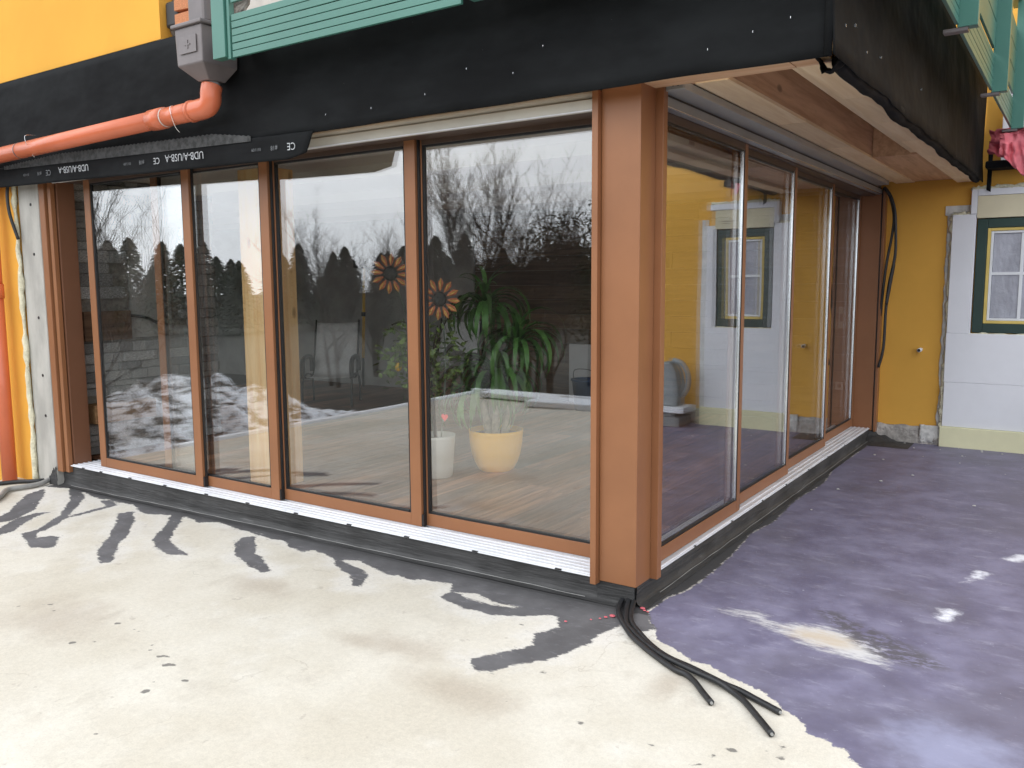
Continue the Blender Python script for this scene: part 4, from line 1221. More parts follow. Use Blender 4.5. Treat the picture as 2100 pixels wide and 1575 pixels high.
def railing_side():
    t = thing('balcony_railing', 'green slatted balcony railing along the side toward the yellow wall', 'railing', (RX, 2.5, RZ))
    for y in (1.39, 3.23, 4.97):
        B().box(RX - 0.02, RX + 0.075, y, y + 0.07, RZ + 0.008, 3.95).build('post', 'green', t, bevel=0.003)
        B().box(RX - 0.085, RX + 0.03, y + 0.005, y + 0.065, RZ - 0.010, RZ + 0.007).build('bracket', 'hopper', t)
    for ya, yb in ((-0.28, 1.385), (1.485, 3.225), (3.325, 4.965)):
        for z0 in (RZ + 0.02, RZ + 0.10, RZ + 0.18):
            B().box(RX - 0.03, RX - 0.012, ya, yb, z0, z0 + 0.036).build('slat', 'green', t, bevel=0.002)
            B().box(RX - 0.03, RX - 0.0125, ya, yb, z0 + 0.0395, z0 + 0.0755).build('slat', 'green', t, bevel=0.002)
        for z0 in (RZ + 0.30, RZ + 0.48, RZ + 0.66):
            B().box(RX - 0.03, RX - 0.012, ya, yb, z0, z0 + 0.17).build('slat', 'green', t, bevel=0.002)
    B().box(RX - 0.07, RX + 0.01, -0.35, 5.2, 3.95, 4.0).build('handrail', 'green', t, bevel=0.004)
railing_side()
uw = thing('upper_wall', 'lilac primed upper storey wall behind the balcony railing', 'wall', (-1, 2.2, 3.0))
B().box(-3.6, -0.4, 2.2, 2.5, 3.0, 6.0).build('primer_coat', 'lilac_wall', uw)

# ================================================================ HOPPER AND DRAIN PIPES
hp = thing('rain_hopper', 'brown-grey square rainwater hopper above the orange elbow', 'hopper', (-2.75, -0.3, 2.82))
b = B()
def ringz(pts):
    return [b.bm.verts.new(p) for p in pts]
def rect(x0, x1, y0, y1, z):
    return [(x0, y0, z), (x1, y0, z), (x1, y1, z), (x0, y1, z)]
lv = [rect(-2.80, -2.70, -0.33, -0.21, 2.822), rect(-2.868, -2.628, -0.42, -0.172, 2.90), rect(-2.875, -2.622, -0.425, -0.17, 3.112)]
rg_ = [ringz(l) for l in lv]
for a_, c_ in zip(rg_, rg_[1:]):
    for k in range(4):
        b.bm.faces.new((a_[k], a_[(k + 1) % 4], c_[(k + 1) % 4], c_[k]))
b.bm.faces.new(rg_[0][::-1])
b.bm.faces.new(rg_[-1])
b.build('body', 'hopper', hp, bevel=0.006)
B().box(-2.892, -2.605, -0.442, -0.16, 3.113, 3.136).build('rim', 'hopper', hp, bevel=0.006)
B().box(-2.815, -2.655, -0.375, -0.185, 3.137, 3.75).build('inlet_pipe', 'hopper', hp, bevel=0.02)
B().box(-2.83, -2.67, -0.430, -0.4262, 2.96, 3.06).build('moulded_panel', 'hopper', hp, bevel=0.002)
B().box(-2.755, -2.745, -0.434, -0.4302, 2.985, 3.035).build('moulded_cross', 'hopper', hp)
B().box(-2.775, -2.725, -0.4335, -0.4303, 3.005, 3.013).build('moulded_cross', 'hopper', hp)
B().tube([(-2.752, -0.27, 2.825), (-2.752, -0.27, 2.772)], 0.048, 18).build('outlet', 'conduit', hp, smooth=True)

dp = thing('drain_pipe', 'orange plastic drain pipe running along the black membrane from the hopper', 'pipe', (-4, -0.27, 2.65))
PR = 0.058
yp = -0.28
B().tube(cr([(-2.752, yp + 0.01, 2.80), (-2.752, yp, 2.76), (-2.757, yp, 2.715), (-2.785, yp, 2.685), (-2.83, yp, 2.676), (-2.92, yp, 2.672)], 5), PR + 0.004, 20).build('elbow', 'orange', dp, smooth=True)
B().tube([(-2.905, yp, 2.6725), (-3.26, yp, 2.664)], PR, 20).build('pipe_length', 'orange', dp, smooth=True)
B().tube([(-2.925, yp, 2.6722), (-2.95, yp, 2.6715)], PR + 0.008, 20).build('collar', 'orange', dp, smooth=True)
B().tube([(-3.22, yp, 2.665), (-3.36, yp, 2.662)], PR + 0.008, 20).build('collar', 'orange', dp, smooth=True)
B().tube([(-3.34, yp, 2.6622), (-5.82, yp, 2.607)], PR, 20).build('pipe_length', 'orange', dp, smooth=True)
B().tube([(-5.05, yp, 2.6244), (-5.06, yp, 2.6242)], PR + 0.002, 20).build('joint_ring', 'hopper', dp)
B().tube([(-3.205, yp, 2.6653), (-3.212, yp, 2.6651)], PR + 0.003, 20).build('joint_ring', 'offwhite_alu', dp)
for x in (-4.86, -3.08):
    B().tube(cr([(x, yp + 0.02, 2.72), (x, yp - 0.055, 2.71), (x + 0.008, yp - 0.062, 2.66), (x, yp - 0.03, 2.59), (x, yp - 0.0, 2.56)], 5), 0.002, 5).build('tie_wire', 'silver', dp)
vp = thing('downpipe', 'vertical orange drain pipe in front of the clean yellow wall', 'pipe', (-5.88, -0.16, -0.07))
B().tube([(-5.88, -0.16, -0.09), (-5.88, -0.16, 1.55)], PR, 20).build('pipe_length', 'orange', vp, smooth=True)
B().tube([(-5.88, -0.16, 1.50), (-5.88, -0.16, 1.62)], PR + 0.008, 20).build('collar', 'orange', vp, smooth=True)
B().tube(cr([(-5.88, -0.16, 1.6), (-5.88, -0.16, 2.45), (-5.88, -0.20, 2.57), (-5.83, -0.275, 2.61)], 6), PR, 20).build('bend', 'orange', vp, smooth=True)

# ================================================================ CABLES
CL = ('black cable stub from the post foot, ending first on the cream floor', 'black cable from the post foot, middle one, curling toward the cream floor', 'black cable from the post foot lying closest to the purple coating')
for k, pts in enumerate(CABLES):
    p3 = [(-0.10 + 0.03 * k, 0.03, 0.03)] + [(x, y, floor_z(x) + 0.016 + (0.012 if (k == 1 and 3 < i < 8) else 0)) for i, (x, y) in enumerate(pts)][1:]
    t = thing('cable', CL[k], 'cable', (p3[3][0], p3[3][1], 0), 'black cables at the post foot')
    sp = cr(p3, 6)
    B().tube(sp, 0.0125, 10).build('sheath', 'cable', t, smooth=True)
    d = (sp[-1] - sp[-2]).normalized()
    B().tube([sp[-1] + d * 0.0005, sp[-1] + d * 0.006], 0.006, 8).build('core', 'conduit', t)
t = tag(B().tube(cr([(x, y, floor_z(x) + 0.024 + (0.02 if i > 4 else 0)) for i, (x, y) in enumerate(CONDUIT)], 6), 0.021, 12).build('grey_conduit', 'conduit', smooth=True), 'bent grey plastic conduit lying on the floor by the concrete column', 'conduit')
t = tag(B().tube(cr([(x, y, floor_z(x) + 0.02) for x, y in BLACKC], 6), 0.017, 10).build('cable', 'cable', smooth=True), 'black cable on the floor along the clean yellow wall', 'cable')
tag(B().tube(cr([(x, y + 0.04, z) for x, y, z in HANG1], 6), 0.013, 10).build('cable', 'cable', smooth=True), 'shorter black cable hanging beside the side jamb', 'cable')
tag(B().tube(cr([(x + 0.012, y + 0.015, z) for x, y, z in HANG2], 6), 0.0135, 10).build('cable', 'cable', smooth=True), 'longer black cable hanging beside the side jamb', 'cable')
tag(B().tube(cr([(-5.655, -0.075, 2.5), (-5.68, -0.10, 2.38), (-5.67, -0.10, 2.2), (-5.61, -0.075, 1.985)], 6), 0.013, 10).build('cable', 'cable', smooth=True), 'short black cable hanging over the top of the concrete column', 'cable')

# pink membrane bundle at the balcony end
pk = thing('pink_sheet', 'crumpled pink plastic sheet tucked under the balcony end', 'sheet', (1.05, 5.1, 2.6))
rag(lambda u, v: (0.93 + 0.30 * u + 0.03 * nz(u * 6, v * 5), 5.02 + 0.10 * v + 0.07 * nz(u * 5, v * 4, 3), 2.91 - 0.20 * v - 0.10 * u * v + 0.04 * nz(u * 4, v * 4, 7)), 16, 14, 'upper_fold', pk, 'pink')
rag(lambda u, v: (1.02 + 0.20 * u + 0.02 * nz(u * 5, v * 5, 4), 4.95 + 0.06 * u + 0.05 * nz(u * 6, v * 4, 5), 2.86 - 0.34 * v * (0.5 + 0.6 * u) + 0.03 * nz(u * 4, v * 5, 2)), 14, 14, 'hanging_fold', pk, 'pink')
B().box(0.90, 1.4, 5.16, 5.42, 2.595, 2.66).build('dark_backing', 'membrane', pk, bevel=0.015)
# pink paint fleck at the post foot
t = thing('pink_scrap', 'small pink plastic scraps on the floor at the post foot', 'scrap', (-0.06, -0.1, 0))
for x, y, r in ((0.015, 0.012, 0.014), (0.035, -0.008, 0.009), (0.055, -0.015, 0.007), (-0.065, -0.155, 0.016), (-0.085, -0.185, 0.010), (-0.10, -0.215, 0.007), (-0.13, -0.25, 0.006), (-0.22, -0.335, 0.008)):
    B().ball((x, y, 0.006), r, 8, (1, 0.8, 0.35)).build('scrap', 'pink', t)
t = thing('plaster_crumbs', 'small white plaster crumbs scattered on the purple coating', 'debris', (0.8, 4.0, 0))
rn = random.Random(5)
for k in range(34):
    x = rn.uniform(0.18, 1.5)
    y = 5.36 - abs(rn.gauss(0, 1.3))
    if y < 0.3:
        continue
    B().ball((x, y, 0.006), 0.002 + 0.009 * rn.random() ** 2, 6, (1.3, 0.8, 0.5)).build('crumb', 'plaster_white', t)

# ================================================================ INTERIOR THINGS
IZ = 0.13
yp_ = thing('potted_yucca', 'tall yucca with drooping leaves in a glossy yellow pot', 'plant', (-2.08, 1.74, IZ))
cxy = (-2.08, 1.74)
B().lathe([(0.125, 0), (0.142, 0.012), (0.172, 0.07), (0.195, 0.14), (0.209, 0.22), (0.215, 0.30), (0.216, 0.325), (0.204, 0.325), (0.196, 0.285), (0.01, 0.28)], (cxy[0], cxy[1], IZ), 40).build('pot', 'pot_yellow', yp_, smooth=True)
B().lathe([(0.195, 0.286), (0.10, 0.295), (0.01, 0.297)], (cxy[0], cxy[1], IZ), 24).build('soil', 'soil', yp_)
canes = [((-2.11, 1.76), (-2.22, 1.80), 1.30), ((-2.06, 1.70), (-2.03, 1.68), 0.76), ((-2.02, 1.77), (-1.93, 1.82), 1.02), ((-2.12, 1.70), (-2.16, 1.64), 0.62)]
for (a_, c_, h) in canes:
    B().tube(cr([(a_[0], a_[1], IZ + 0.28), ((a_[0] + c_[0]) / 2 + 0.01, (a_[1] + c_[1]) / 2, IZ + 0.28 + (h - 0.28) * 0.5), (c_[0], c_[1], IZ + h)], 5), [0.034 - 0.0008 * k for k in range(11)], 10).build('cane', 'yucca_cane', yp_, smooth=True)
def leaf_mesh(L, W, droop, seed):
    b = B()
    rn = random.Random(seed)
    n = 9
    ang = R(56)
    p = Vector((0.02, 0, 0))
    rows = []
    for k in range(n + 1):
        t = k / n
        w = W * (0.55 + 1.2 * t) * (1 - t ** 2.2) if t < 1 else 0.001
        rows.append((p.copy(), w))
        p = p + Vector((math.cos(ang), 0, math.sin(ang))) * (L / n)
        ang -= R(droop / n) * (1.35 - 0.5 * t)
    vs = [[b.bm.verts.new((q.x, s * w, q.z + (0.25 * w if s else 0))) for s in (-1, 0, 1)] for q, w in rows]
    for a_, c_ in zip(vs, vs[1:]):
        b.bm.faces.new((a_[0], a_[1], c_[1], c_[0]))
        b.bm.faces.new((a_[1], a_[2], c_[2], c_[1]))
    me = bpy.data.meshes.new('leaf')
    b.bm.to_mesh(me)
    b.bm.free()
    me.materials.append(M['yucca_leaf'])
    me.polygons.foreach_set('use_smooth', [True] * len(me.polygons))
    return me
LM = [leaf_mesh(0.46, 0.022, 95, 1), leaf_mesh(0.58, 0.026, 150, 2), leaf_mesh(0.64, 0.027, 175, 3), leaf_mesh(0.60, 0.026, 190, 4)]
rl = random.Random(9)
for (a_, c_, h), cnt in zip(canes, (48, 56, 44, 30)):
    for k in range(cnt):
        o = bpy.data.objects.new('leaf', LM[min(3, int(k / cnt * 4))] if rl.random() < 0.8 else rl.choice(LM))
        COL.objects.link(o)
        o.location = (c_[0], c_[1], IZ + h + 0.05 - 0.16 * k / cnt)
        o.rotation_euler = (rl.uniform(-0.15, 0.15), rl.uniform(-0.2, 0.25) - 0.5 * (1 - k / cnt) * (k < 6), k * 2.4 + rl.uniform(-0.3, 0.3))
        s = rl.uniform(0.75, 1.08)
        o.scale = (s, s, s)
        child(o, yp_)

lt = thing('potted_lemon_tree', 'small lemon tree in a pale ceramic pot', 'plant', (-2.33, 1.3, IZ))
lc = (-2.33, 1.3)
B().lathe([(0.115, 0), (0.122, 0.01), (0.145, 0.30), (0.148, 0.325), (0.138, 0.325), (0.134, 0.28), (0.01, 0.275)], (lc[0], lc[1], IZ), 36).build('pot', 'pot_white', lt, smooth=True)
B().lathe([(0.133, 0.281), (0.01, 0.29)], (lc[0], lc[1], IZ), 20).build('soil', 'soil', lt)
b = B()
b.tube(cr([(lc[0], lc[1], IZ + 0.28), (lc[0] - 0.03, lc[1], 0.7), (lc[0] - 0.07, lc[1] + 0.02, 0.95)], 5), 0.013, 8)
for k in range(9):
    a = k * 2.4
    b.tube(cr([(lc[0] - 0.06, lc[1] + 0.02, 0.78 + 0.03 * k), (lc[0] - 0.06 + 0.16 * math.cos(a), lc[1] + 0.16 * math.sin(a), 0.95 + 0.05 * k), (lc[0] - 0.1 + 0.28 * math.cos(a), lc[1] + 0.25 * math.sin(a), 0.98 + 0.045 * k)], 4), 0.006, 5)
b.build('trunk', 'bark', lt, smooth=True)
b = B()
rn = random.Random(31)
for k in range(620):
    a = rn.uniform(0, 2 * math.pi)
    e = rn.uniform(-1, 1)
    rr_ = rn.random() ** 0.45
    cc = Vector((lc[0] - 0.12 + 0.38 * rr_ * math.cos(a) * math.sqrt(1 - e * e), lc[1] + 0.32 * rr_ * math.sin(a) * math.sqrt(1 - e * e), 1.03 + 0.34 * rr_ * e))
    d = Vector((rn.uniform(-1, 1), rn.uniform(-1, 1), rn.uniform(-0.6, 0.8))).normalized()
    s_ = d.cross(Vector((rn.uniform(-1, 1), rn.uniform(-1, 1), rn.uniform(-1, 1)))).normalized()
    L, W = rn.uniform(0.045, 0.085), rn.uniform(0.012, 0.02)
    v = [b.bm.verts.new(cc + q) for q in (Vector((0, 0, 0)), d * L * 0.5 + s_ * W, d * L, d * L * 0.5 - s_ * W)]
    b.bm.faces.new(v)
stuff(b.build('crown', 'lemon_leaf', lt))
for q in ((-2.30, 1.12, 0.86), (-2.52, 1.10, 0.98)):
    B().ball(q, 0.026, 10, (1, 1, 1.3)).build('lemon', 'lemon_fruit', lt, smooth=True)

def sunflower(c, tilt, label, stemx):
    t = thing('metal_sunflower', label, 'ornament', (stemx, c[1] + 0.02, IZ))
    cc = Vector(c)
    rot = Matrix.Rotation(tilt[0], 4, 'X') @ Matrix.Rotation(tilt[1], 4, 'Z')
    for k in range(12):
        a = k * math.pi / 6 + 0.12
        b = B()
        L0, L1, W = 0.056, 0.160, 0.021
        pts = [(L0, 0, 0), (L0 + 0.03, 0, W * 0.7), (L0 + 0.07, 0, W), (L1, 0, 0), (L0 + 0.07, 0, -W), (L0 + 0.03, 0, -W * 0.7)]
        ctr = b.bm.verts.new((L0 + 0.06, -0.014, 0))
        vs = [b.bm.verts.new(p) for p in pts]
        for i in range(6):
            b.bm.faces.new((vs[i], vs[(i + 1) % 6], ctr))
        for v in b.bm.verts:
            v.co = cc + (rot @ (Matrix.Rotation(a, 4, 'Y') @ v.co))
        pt = b.build('petal', 'petal', t, solid=0.002)
        b = B()
        b.bm.faces.new([b.bm.verts.new(cc + (rot @ (Matrix.Rotation(a, 4, 'Y') @ Vector(p)))) for p in ((L0 + 0.015, -0.0125, -0.004), (L0 + 0.06, -0.020, -0.009), (L0 + 0.105, -0.0115, 0), (L0 + 0.06, -0.020, 0.009))])
        subchild(b.build('rib', 'petal_y', solid=0.002), pt)
    b = B()
    b.ball((0, -0.004, 0), 0.056, 18, (1, 0.35, 1))
    for v in b.bm.verts:
        v.co = cc + (rot @ v.co)
    b.build('disc', 'rust', t, smooth=True)
    B().tube(cr([(stemx, c[1] + 0.03, IZ + 0.25), ((stemx + c[0]) / 2 + 0.04, c[1] + 0.03, (c[2] + IZ + 0.3) / 2), (c[0], c[1] + 0.025, c[2])], 8), 0.006, 6).build('stem', 'stem_metal', t, smooth=True)
sunflower((-2.76, 1.30, 1.68), (0.05, 0.45), 'taller metal sunflower ornament beside the panel stile', -2.36)
sunflower((-2.275, 1.30, 1.485), (0.05, 0.45), 'shorter metal sunflower ornament in front of the yucca leaves', -2.31)
# heart sticker hanging on a thread
b = B()
hp_ = []
for k in range(24):
    a = 2 * math.pi * k / 24
    hp_.append((-1.406 + 0.0016 * 16 * math.sin(a) ** 3, 0.806 + 0.0016 * (13 * math.cos(a) - 5 * math.cos(2 * a) - 2 * math.cos(3 * a) - math.cos(4 * a))))
b.prism(hp_, 0.2538, 0.2555, 'xz')
tag(b.build('heart_sticker', 'red'), 'tiny red heart sticker on the inner face of the glass', 'sticker')
def lounge_chair(loc, rz, label):
    t = thing('lounge_chair', label, 'chair', (0, 0, 0), 'mesh lounge chairs')
    for s in (-0.29, 0.29):
        B().tube(cr([(s, 0.30, 0.02), (s, 0.22, 0.34), (s, -0.28, 0.36), (s, -0.36, 0.02)], 5), 0.014, 8).build('leg_frame', 'black_metal', t, smooth=True)
        B().tube(cr([(s, -0.30, 0.36), (s, -0.27, 0.56), (s, -0.02, 0.60), (s, 0.22, 0.56), (s, 0.24, 0.4)], 5), 0.028, 8).build('armrest', 'black_metal', t, smooth=True)
        B().tube(cr([(s * 0.93, -0.28, 0.37), (s * 0.93, 0.18, 0.35), (s * 0.93, 0.34, 0.62), (s * 0.93, 0.50, 1.02)], 5), 0.013, 8).build('side_rail', 'black_metal', t, smooth=True)
    b = B()
    pr_ = cr([(0, -0.28, 0.375), (0, 0.17, 0.36), (0, 0.33, 0.62), (0, 0.485, 0.99)], 6)
    b.grid(lambda u, v: (-0.255 + 0.51 * v, pr_[int(round(u * (len(pr_) - 1)))].y, pr_[int(round(u * (len(pr_) - 1)))].z - 0.012 * math.sin(math.pi * v)), len(pr_) - 1, 6)
    b.build('sling', 'mesh_fabric', t, smooth=True, solid=0.006)
    t.location = loc
    t.rotation_euler = (0, 0, rz)
    return t
lounge_chair((-5.85, 3.62, IZ), 0.62, 'grey mesh lounge chair with black armrests against the plaster wall')
lounge_chair((-4.75, 4.55, IZ), 0.35, 'grey mesh lounge chair half hidden behind the yucca')
sv = thing('snow_shovel', 'yellow-handled shovel standing head up against the rear wall', 'shovel', (-6.85, 5.2, IZ))
B().tube([(-6.80, 5.15, 0.55), (-6.88, 5.30, 1.82)], 0.022, 10).build('handle', 'handle_yellow', sv, smooth=True)
B().tube([(-6.835, 5.21, 1.14), (-6.839, 5.218, 1.20)], 0.030, 10).build('clamp', 'black_metal', sv)
B().tube([(-6.77, 5.1, 0.14), (-6.80, 5.15, 0.56)], 0.018, 10).build('shaft', 'black_metal', sv, smooth=True)
b = B()
b.grid(lambda u, v: (-7.09 + 0.42 * u, 5.30 + 0.05 * math.sin(math.pi * u), 1.82 + 0.36 * v - 0.03 * abs(u - 0.5) * (1 if v > 0.5 else -1)), 8, 6)
b.build('blade', 'shovel_head', sv, smooth=True, solid=0.012)
t = tag(B().box(-3.49, -3.08, 5.30, 5.33, 0.135, 0.86).build('upright_board', 'grey_board', bevel=0.004), 'upright pale grey board leaning at the rear timber wall', 'board')
bu = thing('blue_bucket', 'dark blue plastic bucket in front of the pale grey board', 'bucket', (-3.0, 4.9, IZ))
B().lathe([(0.13, 0), (0.17, 0.34), (0.185, 0.345), (0.185, 0.365), (0.16, 0.365), (0.15, 0.33), (0.01, 0.32)], (-3.02, 4.9, IZ), 24).build('body', 'blue', bu, smooth=True)
B().tube(cr([(-3.19, 4.9, IZ + 0.34), (-3.13, 4.82, IZ + 0.47), (-2.91, 4.82, IZ + 0.47), (-2.85, 4.9, IZ + 0.34)], 6), 0.005, 6).build('bail', 'black_metal', bu)
cb = thing('wooden_crate', 'brown wooden crate with a grey cloth bundle behind the plants', 'crate', (-4.6, 4.1, IZ))
for k in range(4):
    B().box(-4.72, -4.15, 4.0, 4.4, IZ + 0.13 * k + 0.004, IZ + 0.13 * k + 0.126).build('plank', 'niche_wood', cb, bevel=0.004)
cl_ = B()
cl_.grid(lambda u, v: (-4.70 + 0.52 * u, 4.03 + 0.34 * v, IZ + 0.525 + 0.20 * math.sin(math.pi * u) * math.sin(math.pi * v) * (1 + 0.5 * nz(u * 4, v * 4)) + 0.02 * nz(u * 9, v * 9)), 16, 14)
tag(cl_.build('cloth_bundle', 'cloth', smooth=True, solid=0.01), 'crumpled grey cloth bundle on the wooden crate', 'cloth')
sk = thing('wall_socket', 'off-white socket low on the rear wall by the side jamb', 'socket', (-0.33, 5.4, 0.53))
B().box(-0.37, -0.29, WY - 0.064, WY - 0.051, 0.49, 0.57).build('plate', 'socket', sk, bevel=0.004)
B().tube([(-0.33, WY - 0.0655, 0.53), (-0.33, WY - 0.0642, 0.53)], 0.02, 14).build('insert', 'hopper', sk)
sw = thing('wall_switch', 'narrow off-white switch strip higher on the rear wall', 'switch', (-0.33, 5.4, 1.2))
B().box(-0.36, -0.31, WY - 0.064, WY - 0.051, 1.12, 1.34).build('plate', 'socket', sw, bevel=0.004)
B().box(-0.35, -0.32, WY - 0.069, WY - 0.0645, 1.19, 1.27).build('rocker', 'hopper', sw, bevel=0.003)

# ================================================================ THINGS OUTSIDE THE FRAME, SEEN IN THE GLASS
# stack of blocks and wrapped insulation by the yellow wall
bs_ = thing('block_stack', 'grey concrete blocks stacked by the yellow wall, mirrored in the side glass', 'blocks', (2.1, 5.2, 0))
bmk = block_mesh('block', 'grey_block', 0.02)
piece('block', bmk, bs_, 1.80, 2.35, 5.02, 5.36, 0.003, 0.11)
piece('block', bmk, bs_, 1.86, 2.40, 5.04, 5.34, 0.112, 0.16)
t = tag(B().box(1.74, 2.12, 5.0, 5.34, 0.162, 0.225).build('white_slab', 'styro', bevel=0.004), 'white foam slab lying on the grey concrete blocks', 'slab')
va = thing('grey_canister', 'grey plastic canister with curved handle on the white foam slab', 'canister', (1.95, 5.2, 0.23))
b = B()
pr_ = [(1.84, 0.227), (2.10, 0.227), (2.10, 0.60), (2.02, 0.72), (1.93, 0.72), (1.86, 0.60), (1.83, 0.42)]
b.prism(pr_, 5.05, 5.28, 'xz')
b.build('body', 'grey_plastic', va, bevel=0.02)
B().tube(cr([(1.83, 5.16, 0.33), (1.77, 5.16, 0.42), (1.76, 5.16, 0.58), (1.83, 5.16, 0.70), (1.94, 5.16, 0.735)], 6), 0.03, 10).build('handle', 'grey_plastic', va, smooth=True)
fo = B()
fo.grid(lambda u, v: (2.13 + 0.20 * u, 5.10 + 0.05 * nz(u * 6, v * 6) - 0.05 * math.sin(math.pi * u), 0.165 + 0.36 * v), 14, 16)
tag(fo.build('foil_sheet', 'foil', smooth=True, solid=0.02), 'crumpled silver foil sheet standing beside the grey canister', 'foil')

# snow-dusted edging along the terrace
eb = thing('terrace_edging', 'snow-dusted edging boards around the outer terrace rim', 'edging', (-5.95, -3, 0))
B().box(-6.03, -5.95, -6.2, -1.3, -0.12, -0.035).build('edging_board', 'snow', eb, bevel=0.01)
B().box(-6.03, 7.3, -6.28, -6.2, -0.12, 0.0).build('edging_board', 'snow', eb, bevel=0.01)
for k, (x0, x1, y0, y1, rz_) in enumerate(((-5.55, -4.35, -6.10, -5.70, 0.1), (-4.45, -3.2, -5.85, -5.30, -0.06), (-3.1, -1.9, -6.05, -5.6, 0.05))):
    b = B()
    mtx = Matrix.Translation(((x0 + x1) / 2, (y0 + y1) / 2, 0)) @ Matrix.Rotation(rz_, 4, 'Z')
    b.box(-(x1 - x0) / 2, (x1 - x0) / 2, -(y1 - y0) / 2, (y1 - y0) / 2, -0.045, 0.025 + 0.01 * k, mtx)
    tag(b.build('snowy_board', 'snow', bevel=0.012), ('snow-covered board at the corner of the terrace rim', 'snow-covered board lying askew on the terrace, widest of three', 'snow-covered board farthest along the terrace rim')[k], 'board')
b = B()
def heap(u, v):
    x = -10.6 + 4.5 * u
    y = -6.3 + 6.6 * v
    e = math.sin(math.pi * u) ** 0.6 * math.sin(math.pi * v) ** 0.5
    near = max(0.0, (y + 4.6) / 4.6)
    return (x, y, -1.3 + e * (1.40 + 0.26 * near + 0.30 * nz(x * 1.1, y * 1.1) + 0.22 * nz(x * 2.6, y * 2.6, 4) + 0.09 * nz(x * 7, y * 7, 2)))
b.grid(heap, 70, 90)
tag(b.build('snow_heap', 'dirty_snow', smooth=True), 'heap of dirty snow and earth beyond the terrace rim', 'snow')

# bare trees -------------------------------------------------------
def bare_tree(name, label, seed, height, spread, levels=5, upright=0.55, r0=0.085):
    rn = random.Random(seed)
    bt, bc = B(), B()
    def grow(p, d, L, r, lev):
        n = 4 if lev < 2 else 3
        pts, q, dd = [p.copy()], p.copy(), d.copy()
        for k in range(n):
            dd = (dd + Vector((rn.gauss(0, 0.12), rn.gauss(0, 0.12), rn.gauss(0.04, 0.08)))).normalized()
            q = q + dd * L / n
            pts.append(q.copy())
        rad = [r * (1 - 0.55 * k / n) for k in range(n + 1)]
        (bt if lev < 2 else bc).tube(pts, rad, 6 if lev < 2 else 3, caps=False)
        if lev >= levels:
            return
        for j in range(rn.choice((3, 3, 4)) if lev < levels - 1 else rn.choice((2, 3))):
            t = rn.uniform(0.25, 1.0)
            base = pts[min(n, max(1, int(t * n)))]
            side = Vector((rn.uniform(-1, 1), rn.uniform(-1, 1), rn.uniform(-0.1, 0.5))).normalized()
            nd = (dd * upright + side * spread + Vector((0, 0, 0.25))).normalized()
            grow(base, nd, L * rn.uniform(0.5, 0.78), max(0.0042, r * rn.uniform(0.42, 0.56)), lev + 1)
        grow(pts[-1], dd, L * 0.72, r * 0.45, lev + 1)
    for s in range(2):
        grow(Vector((rn.uniform(-0.25, 0.25), rn.uniform(-0.25, 0.25), 0)), Vector((rn.uniform(-0.25, 0.25), rn.uniform(-0.25, 0.25), 1)).normalized(), height * 0.42, r0, 0)
    zm_ = max(v.co.z for q in (bt, bc) for v in q.bm.verts)
    for q in (bt, bc):
        for v in q.bm.verts:
            v.co *= height / zm_
    t = thing(name, label, 'tree', (0, 0, 0), 'bare winter trees in the garden')
    bt.build('trunk', 'bark', t, smooth=True)
    bc.build('crown', 'twig', t)
    return t
BT = [bare_tree('bare_tree', 'leafless garden tree mirrored in the glass', 3, 6.2, 0.55),
      bare_tree('bare_tree', 'leafless garden tree mirrored in the glass', 8, 5.2, 0.7),
      bare_tree('bare_tree', 'leafless garden tree mirrored in the glass', 15, 6.6, 0.6)]
GZ = -1.2
spots = [
    (1, -8.9, -9.3, 1.0, 0.9), (0, -9.1, -10.4, 0.0, 1.12), (2, -8.6, -10.9, 2.1, 1.07), (1, -8.8, -11.9, 4.0, 1.14), (0, -8.9, -13.0, 3.0, 0.92),
    (1, -15.4, -12.7, 0.5, 1.12), (0, -16.1, -14.8, 2.5, 0.84), (2, -9.8, -2.2, 1.4, 0.99), (1, -11.2, -2.9, 2.2, 1.05)
]
used = set()
for k, x, y, rz_, s in spots:
    if k not in used:
        used.add(k)
        BT[k].location = (x, y, GZ)
        BT[k].rotation_euler = (0, 0, rz_)
        BT[k].scale = (s, s, s)
    else:
        tree_copy(BT[k], (x, y, GZ), rz_, s)

def dense_shrub(loc, h, r, seed, label):
    rn = random.Random(seed)
    b = B()
    bumps = [(Vector((rn.gauss(0, r * 0.45), rn.gauss(0, r * 0.45), rn.uniform(0.3, 0.88) * h)), rn.uniform(0.35, 0.6) * r) for _ in range(11)]
    for k in range(15000):
        c0, rr2 = rn.choice(bumps)
        d = Vector((rn.gauss(0, 1), rn.gauss(0, 1), rn.gauss(0, 1))).normalized()
        p = c0 + d * rr2 * rn.random() ** 0.4
        s_ = Vector((rn.gauss(0, 1), rn.gauss(0, 1), rn.gauss(0, 1))).normalized()
        L = rn.uniform(0.04, 0.10)
        q = d.cross(s_).normalized()
        b.bm.faces.new([b.bm.verts.new(p + v) for v in (q * L, s_ * L * 0.35, -q * L, -s_ * L * 0.35)])
    t = thing('evergreen_shrub', label, 'shrub', loc)
    stuff(b.build('crown', 'needle', t))
    B().tube([(0, 0, -0.2), (0, 0, h * 0.5)], [0.09, 0.03], 7).build('trunk', 'bark', t)
    for ch in t.children:
        ch.matrix_parent_inverse = Matrix.Identity(4)
    return t
dense_shrub((-9.9, -17.0, GZ), 5.0, 2.0, 4, 'tall dark evergreen shrub mirrored beside the corner post')
dense_shrub((-12.6, -16.0, GZ), 3.4, 1.6, 6, 'lower dark evergreen shrub mirrored behind the yucca')
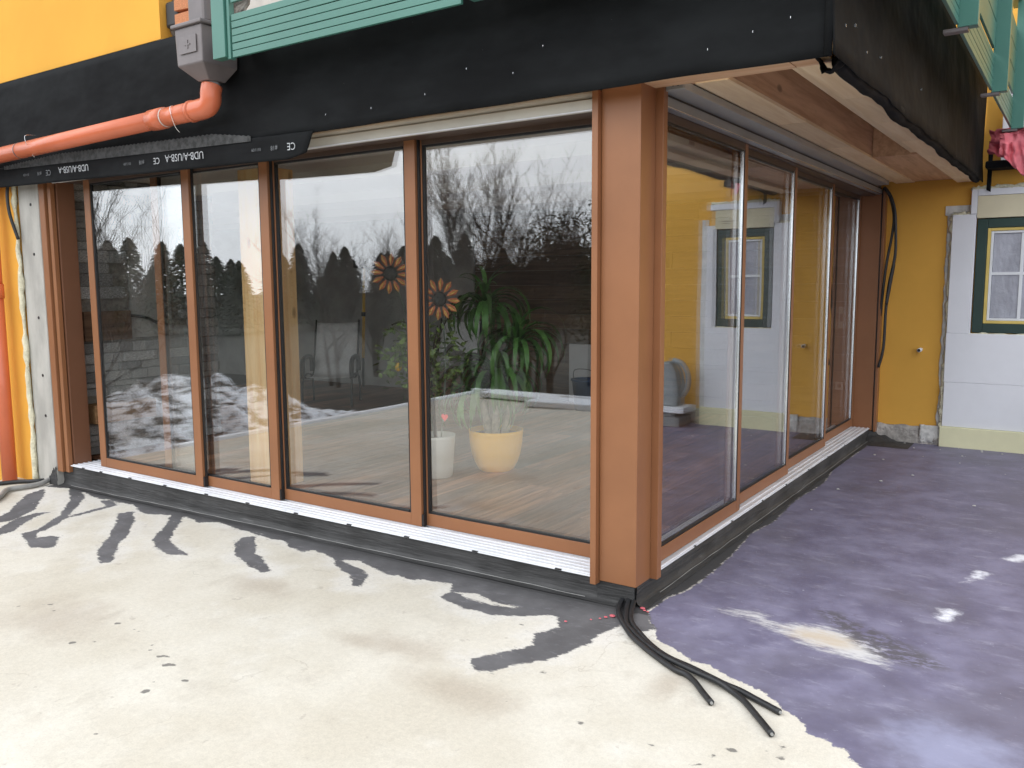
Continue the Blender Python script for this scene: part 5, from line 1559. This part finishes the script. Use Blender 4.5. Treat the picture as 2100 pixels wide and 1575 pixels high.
# conifers ---------------------------------------------------------
def conifer(seed, h, r):
    rn = random.Random(seed)
    b = B()
    for k in range(1700):
        t = rn.random() ** 0.8
        z = 0.3 + (h - 0.3) * t
        rad = r * (1 - t) ** 0.62 * rn.uniform(0.35, 1.08)
        a = rn.uniform(0, 2 * math.pi)
        c_ = Vector((rad * math.cos(a), rad * math.sin(a), z - 0.25 * rad))
        d = Vector((math.cos(a), math.sin(a), rn.uniform(-0.7, 0.15)))
        s_ = Vector((-math.sin(a), math.cos(a), rn.uniform(-0.3, 0.3)))
        L, W = rn.uniform(0.28, 0.55), rn.uniform(0.10, 0.2)
        b.bm.faces.new([b.bm.verts.new(q) for q in (c_ - d * L * 0.5, c_ + s_ * W, c_ + d * L * 0.6, c_ - s_ * W)])
    t_ = thing('spruce_tree', 'dark spruce in the row of conifers mirrored in the glass', 'tree', (0, 0, 0), 'spruces beyond the garden')
    stuff_o = b.build('crown', 'needle', t_)
    B().tube([(0, 0, -0.3), (0, 0, h * 0.95)], [0.14, 0.02], 7).build('trunk', 'bark', t_)
    return t_
CF = [conifer(2, 6.6, 2.0), conifer(5, 5.9, 2.3), conifer(9, 7.0, 2.1)]
used = set()
rn = random.Random(77)
cam0 = (1.74, 4.07)
for dist, cnt, sc_, a0, a1 in ((62, 40, 0.82, 176, 262), (78, 48, 1.02, 176, 262), (96, 50, 1.22, 176, 262)):
    for k in range(cnt):
        az = R(a0 + (a1 - a0) * (k + rn.uniform(-0.4, 0.4)) / cnt)
        d = dist + rn.uniform(-6, 6)
        x, y = cam0[0] + d * math.sin(az), cam0[1] + d * math.cos(az)
        j = rn.randrange(3)
        loc = (x, y, ground_height(x, y) - 0.1)
        s = rn.uniform(0.72, 1.08) * sc_
        if j not in used:
            used.add(j)
            CF[j].location, CF[j].rotation_euler, CF[j].scale = loc, (0, 0, rn.uniform(0, 6)), (s, s, s)
        else:
            tree_copy(CF[j], loc, rn.uniform(0, 6), s)

for o in _BASES:
    if '_base' in o:
        del o['_base']
for o in bpy.data.objects:
    if '_base' in o:
        del o['_base']
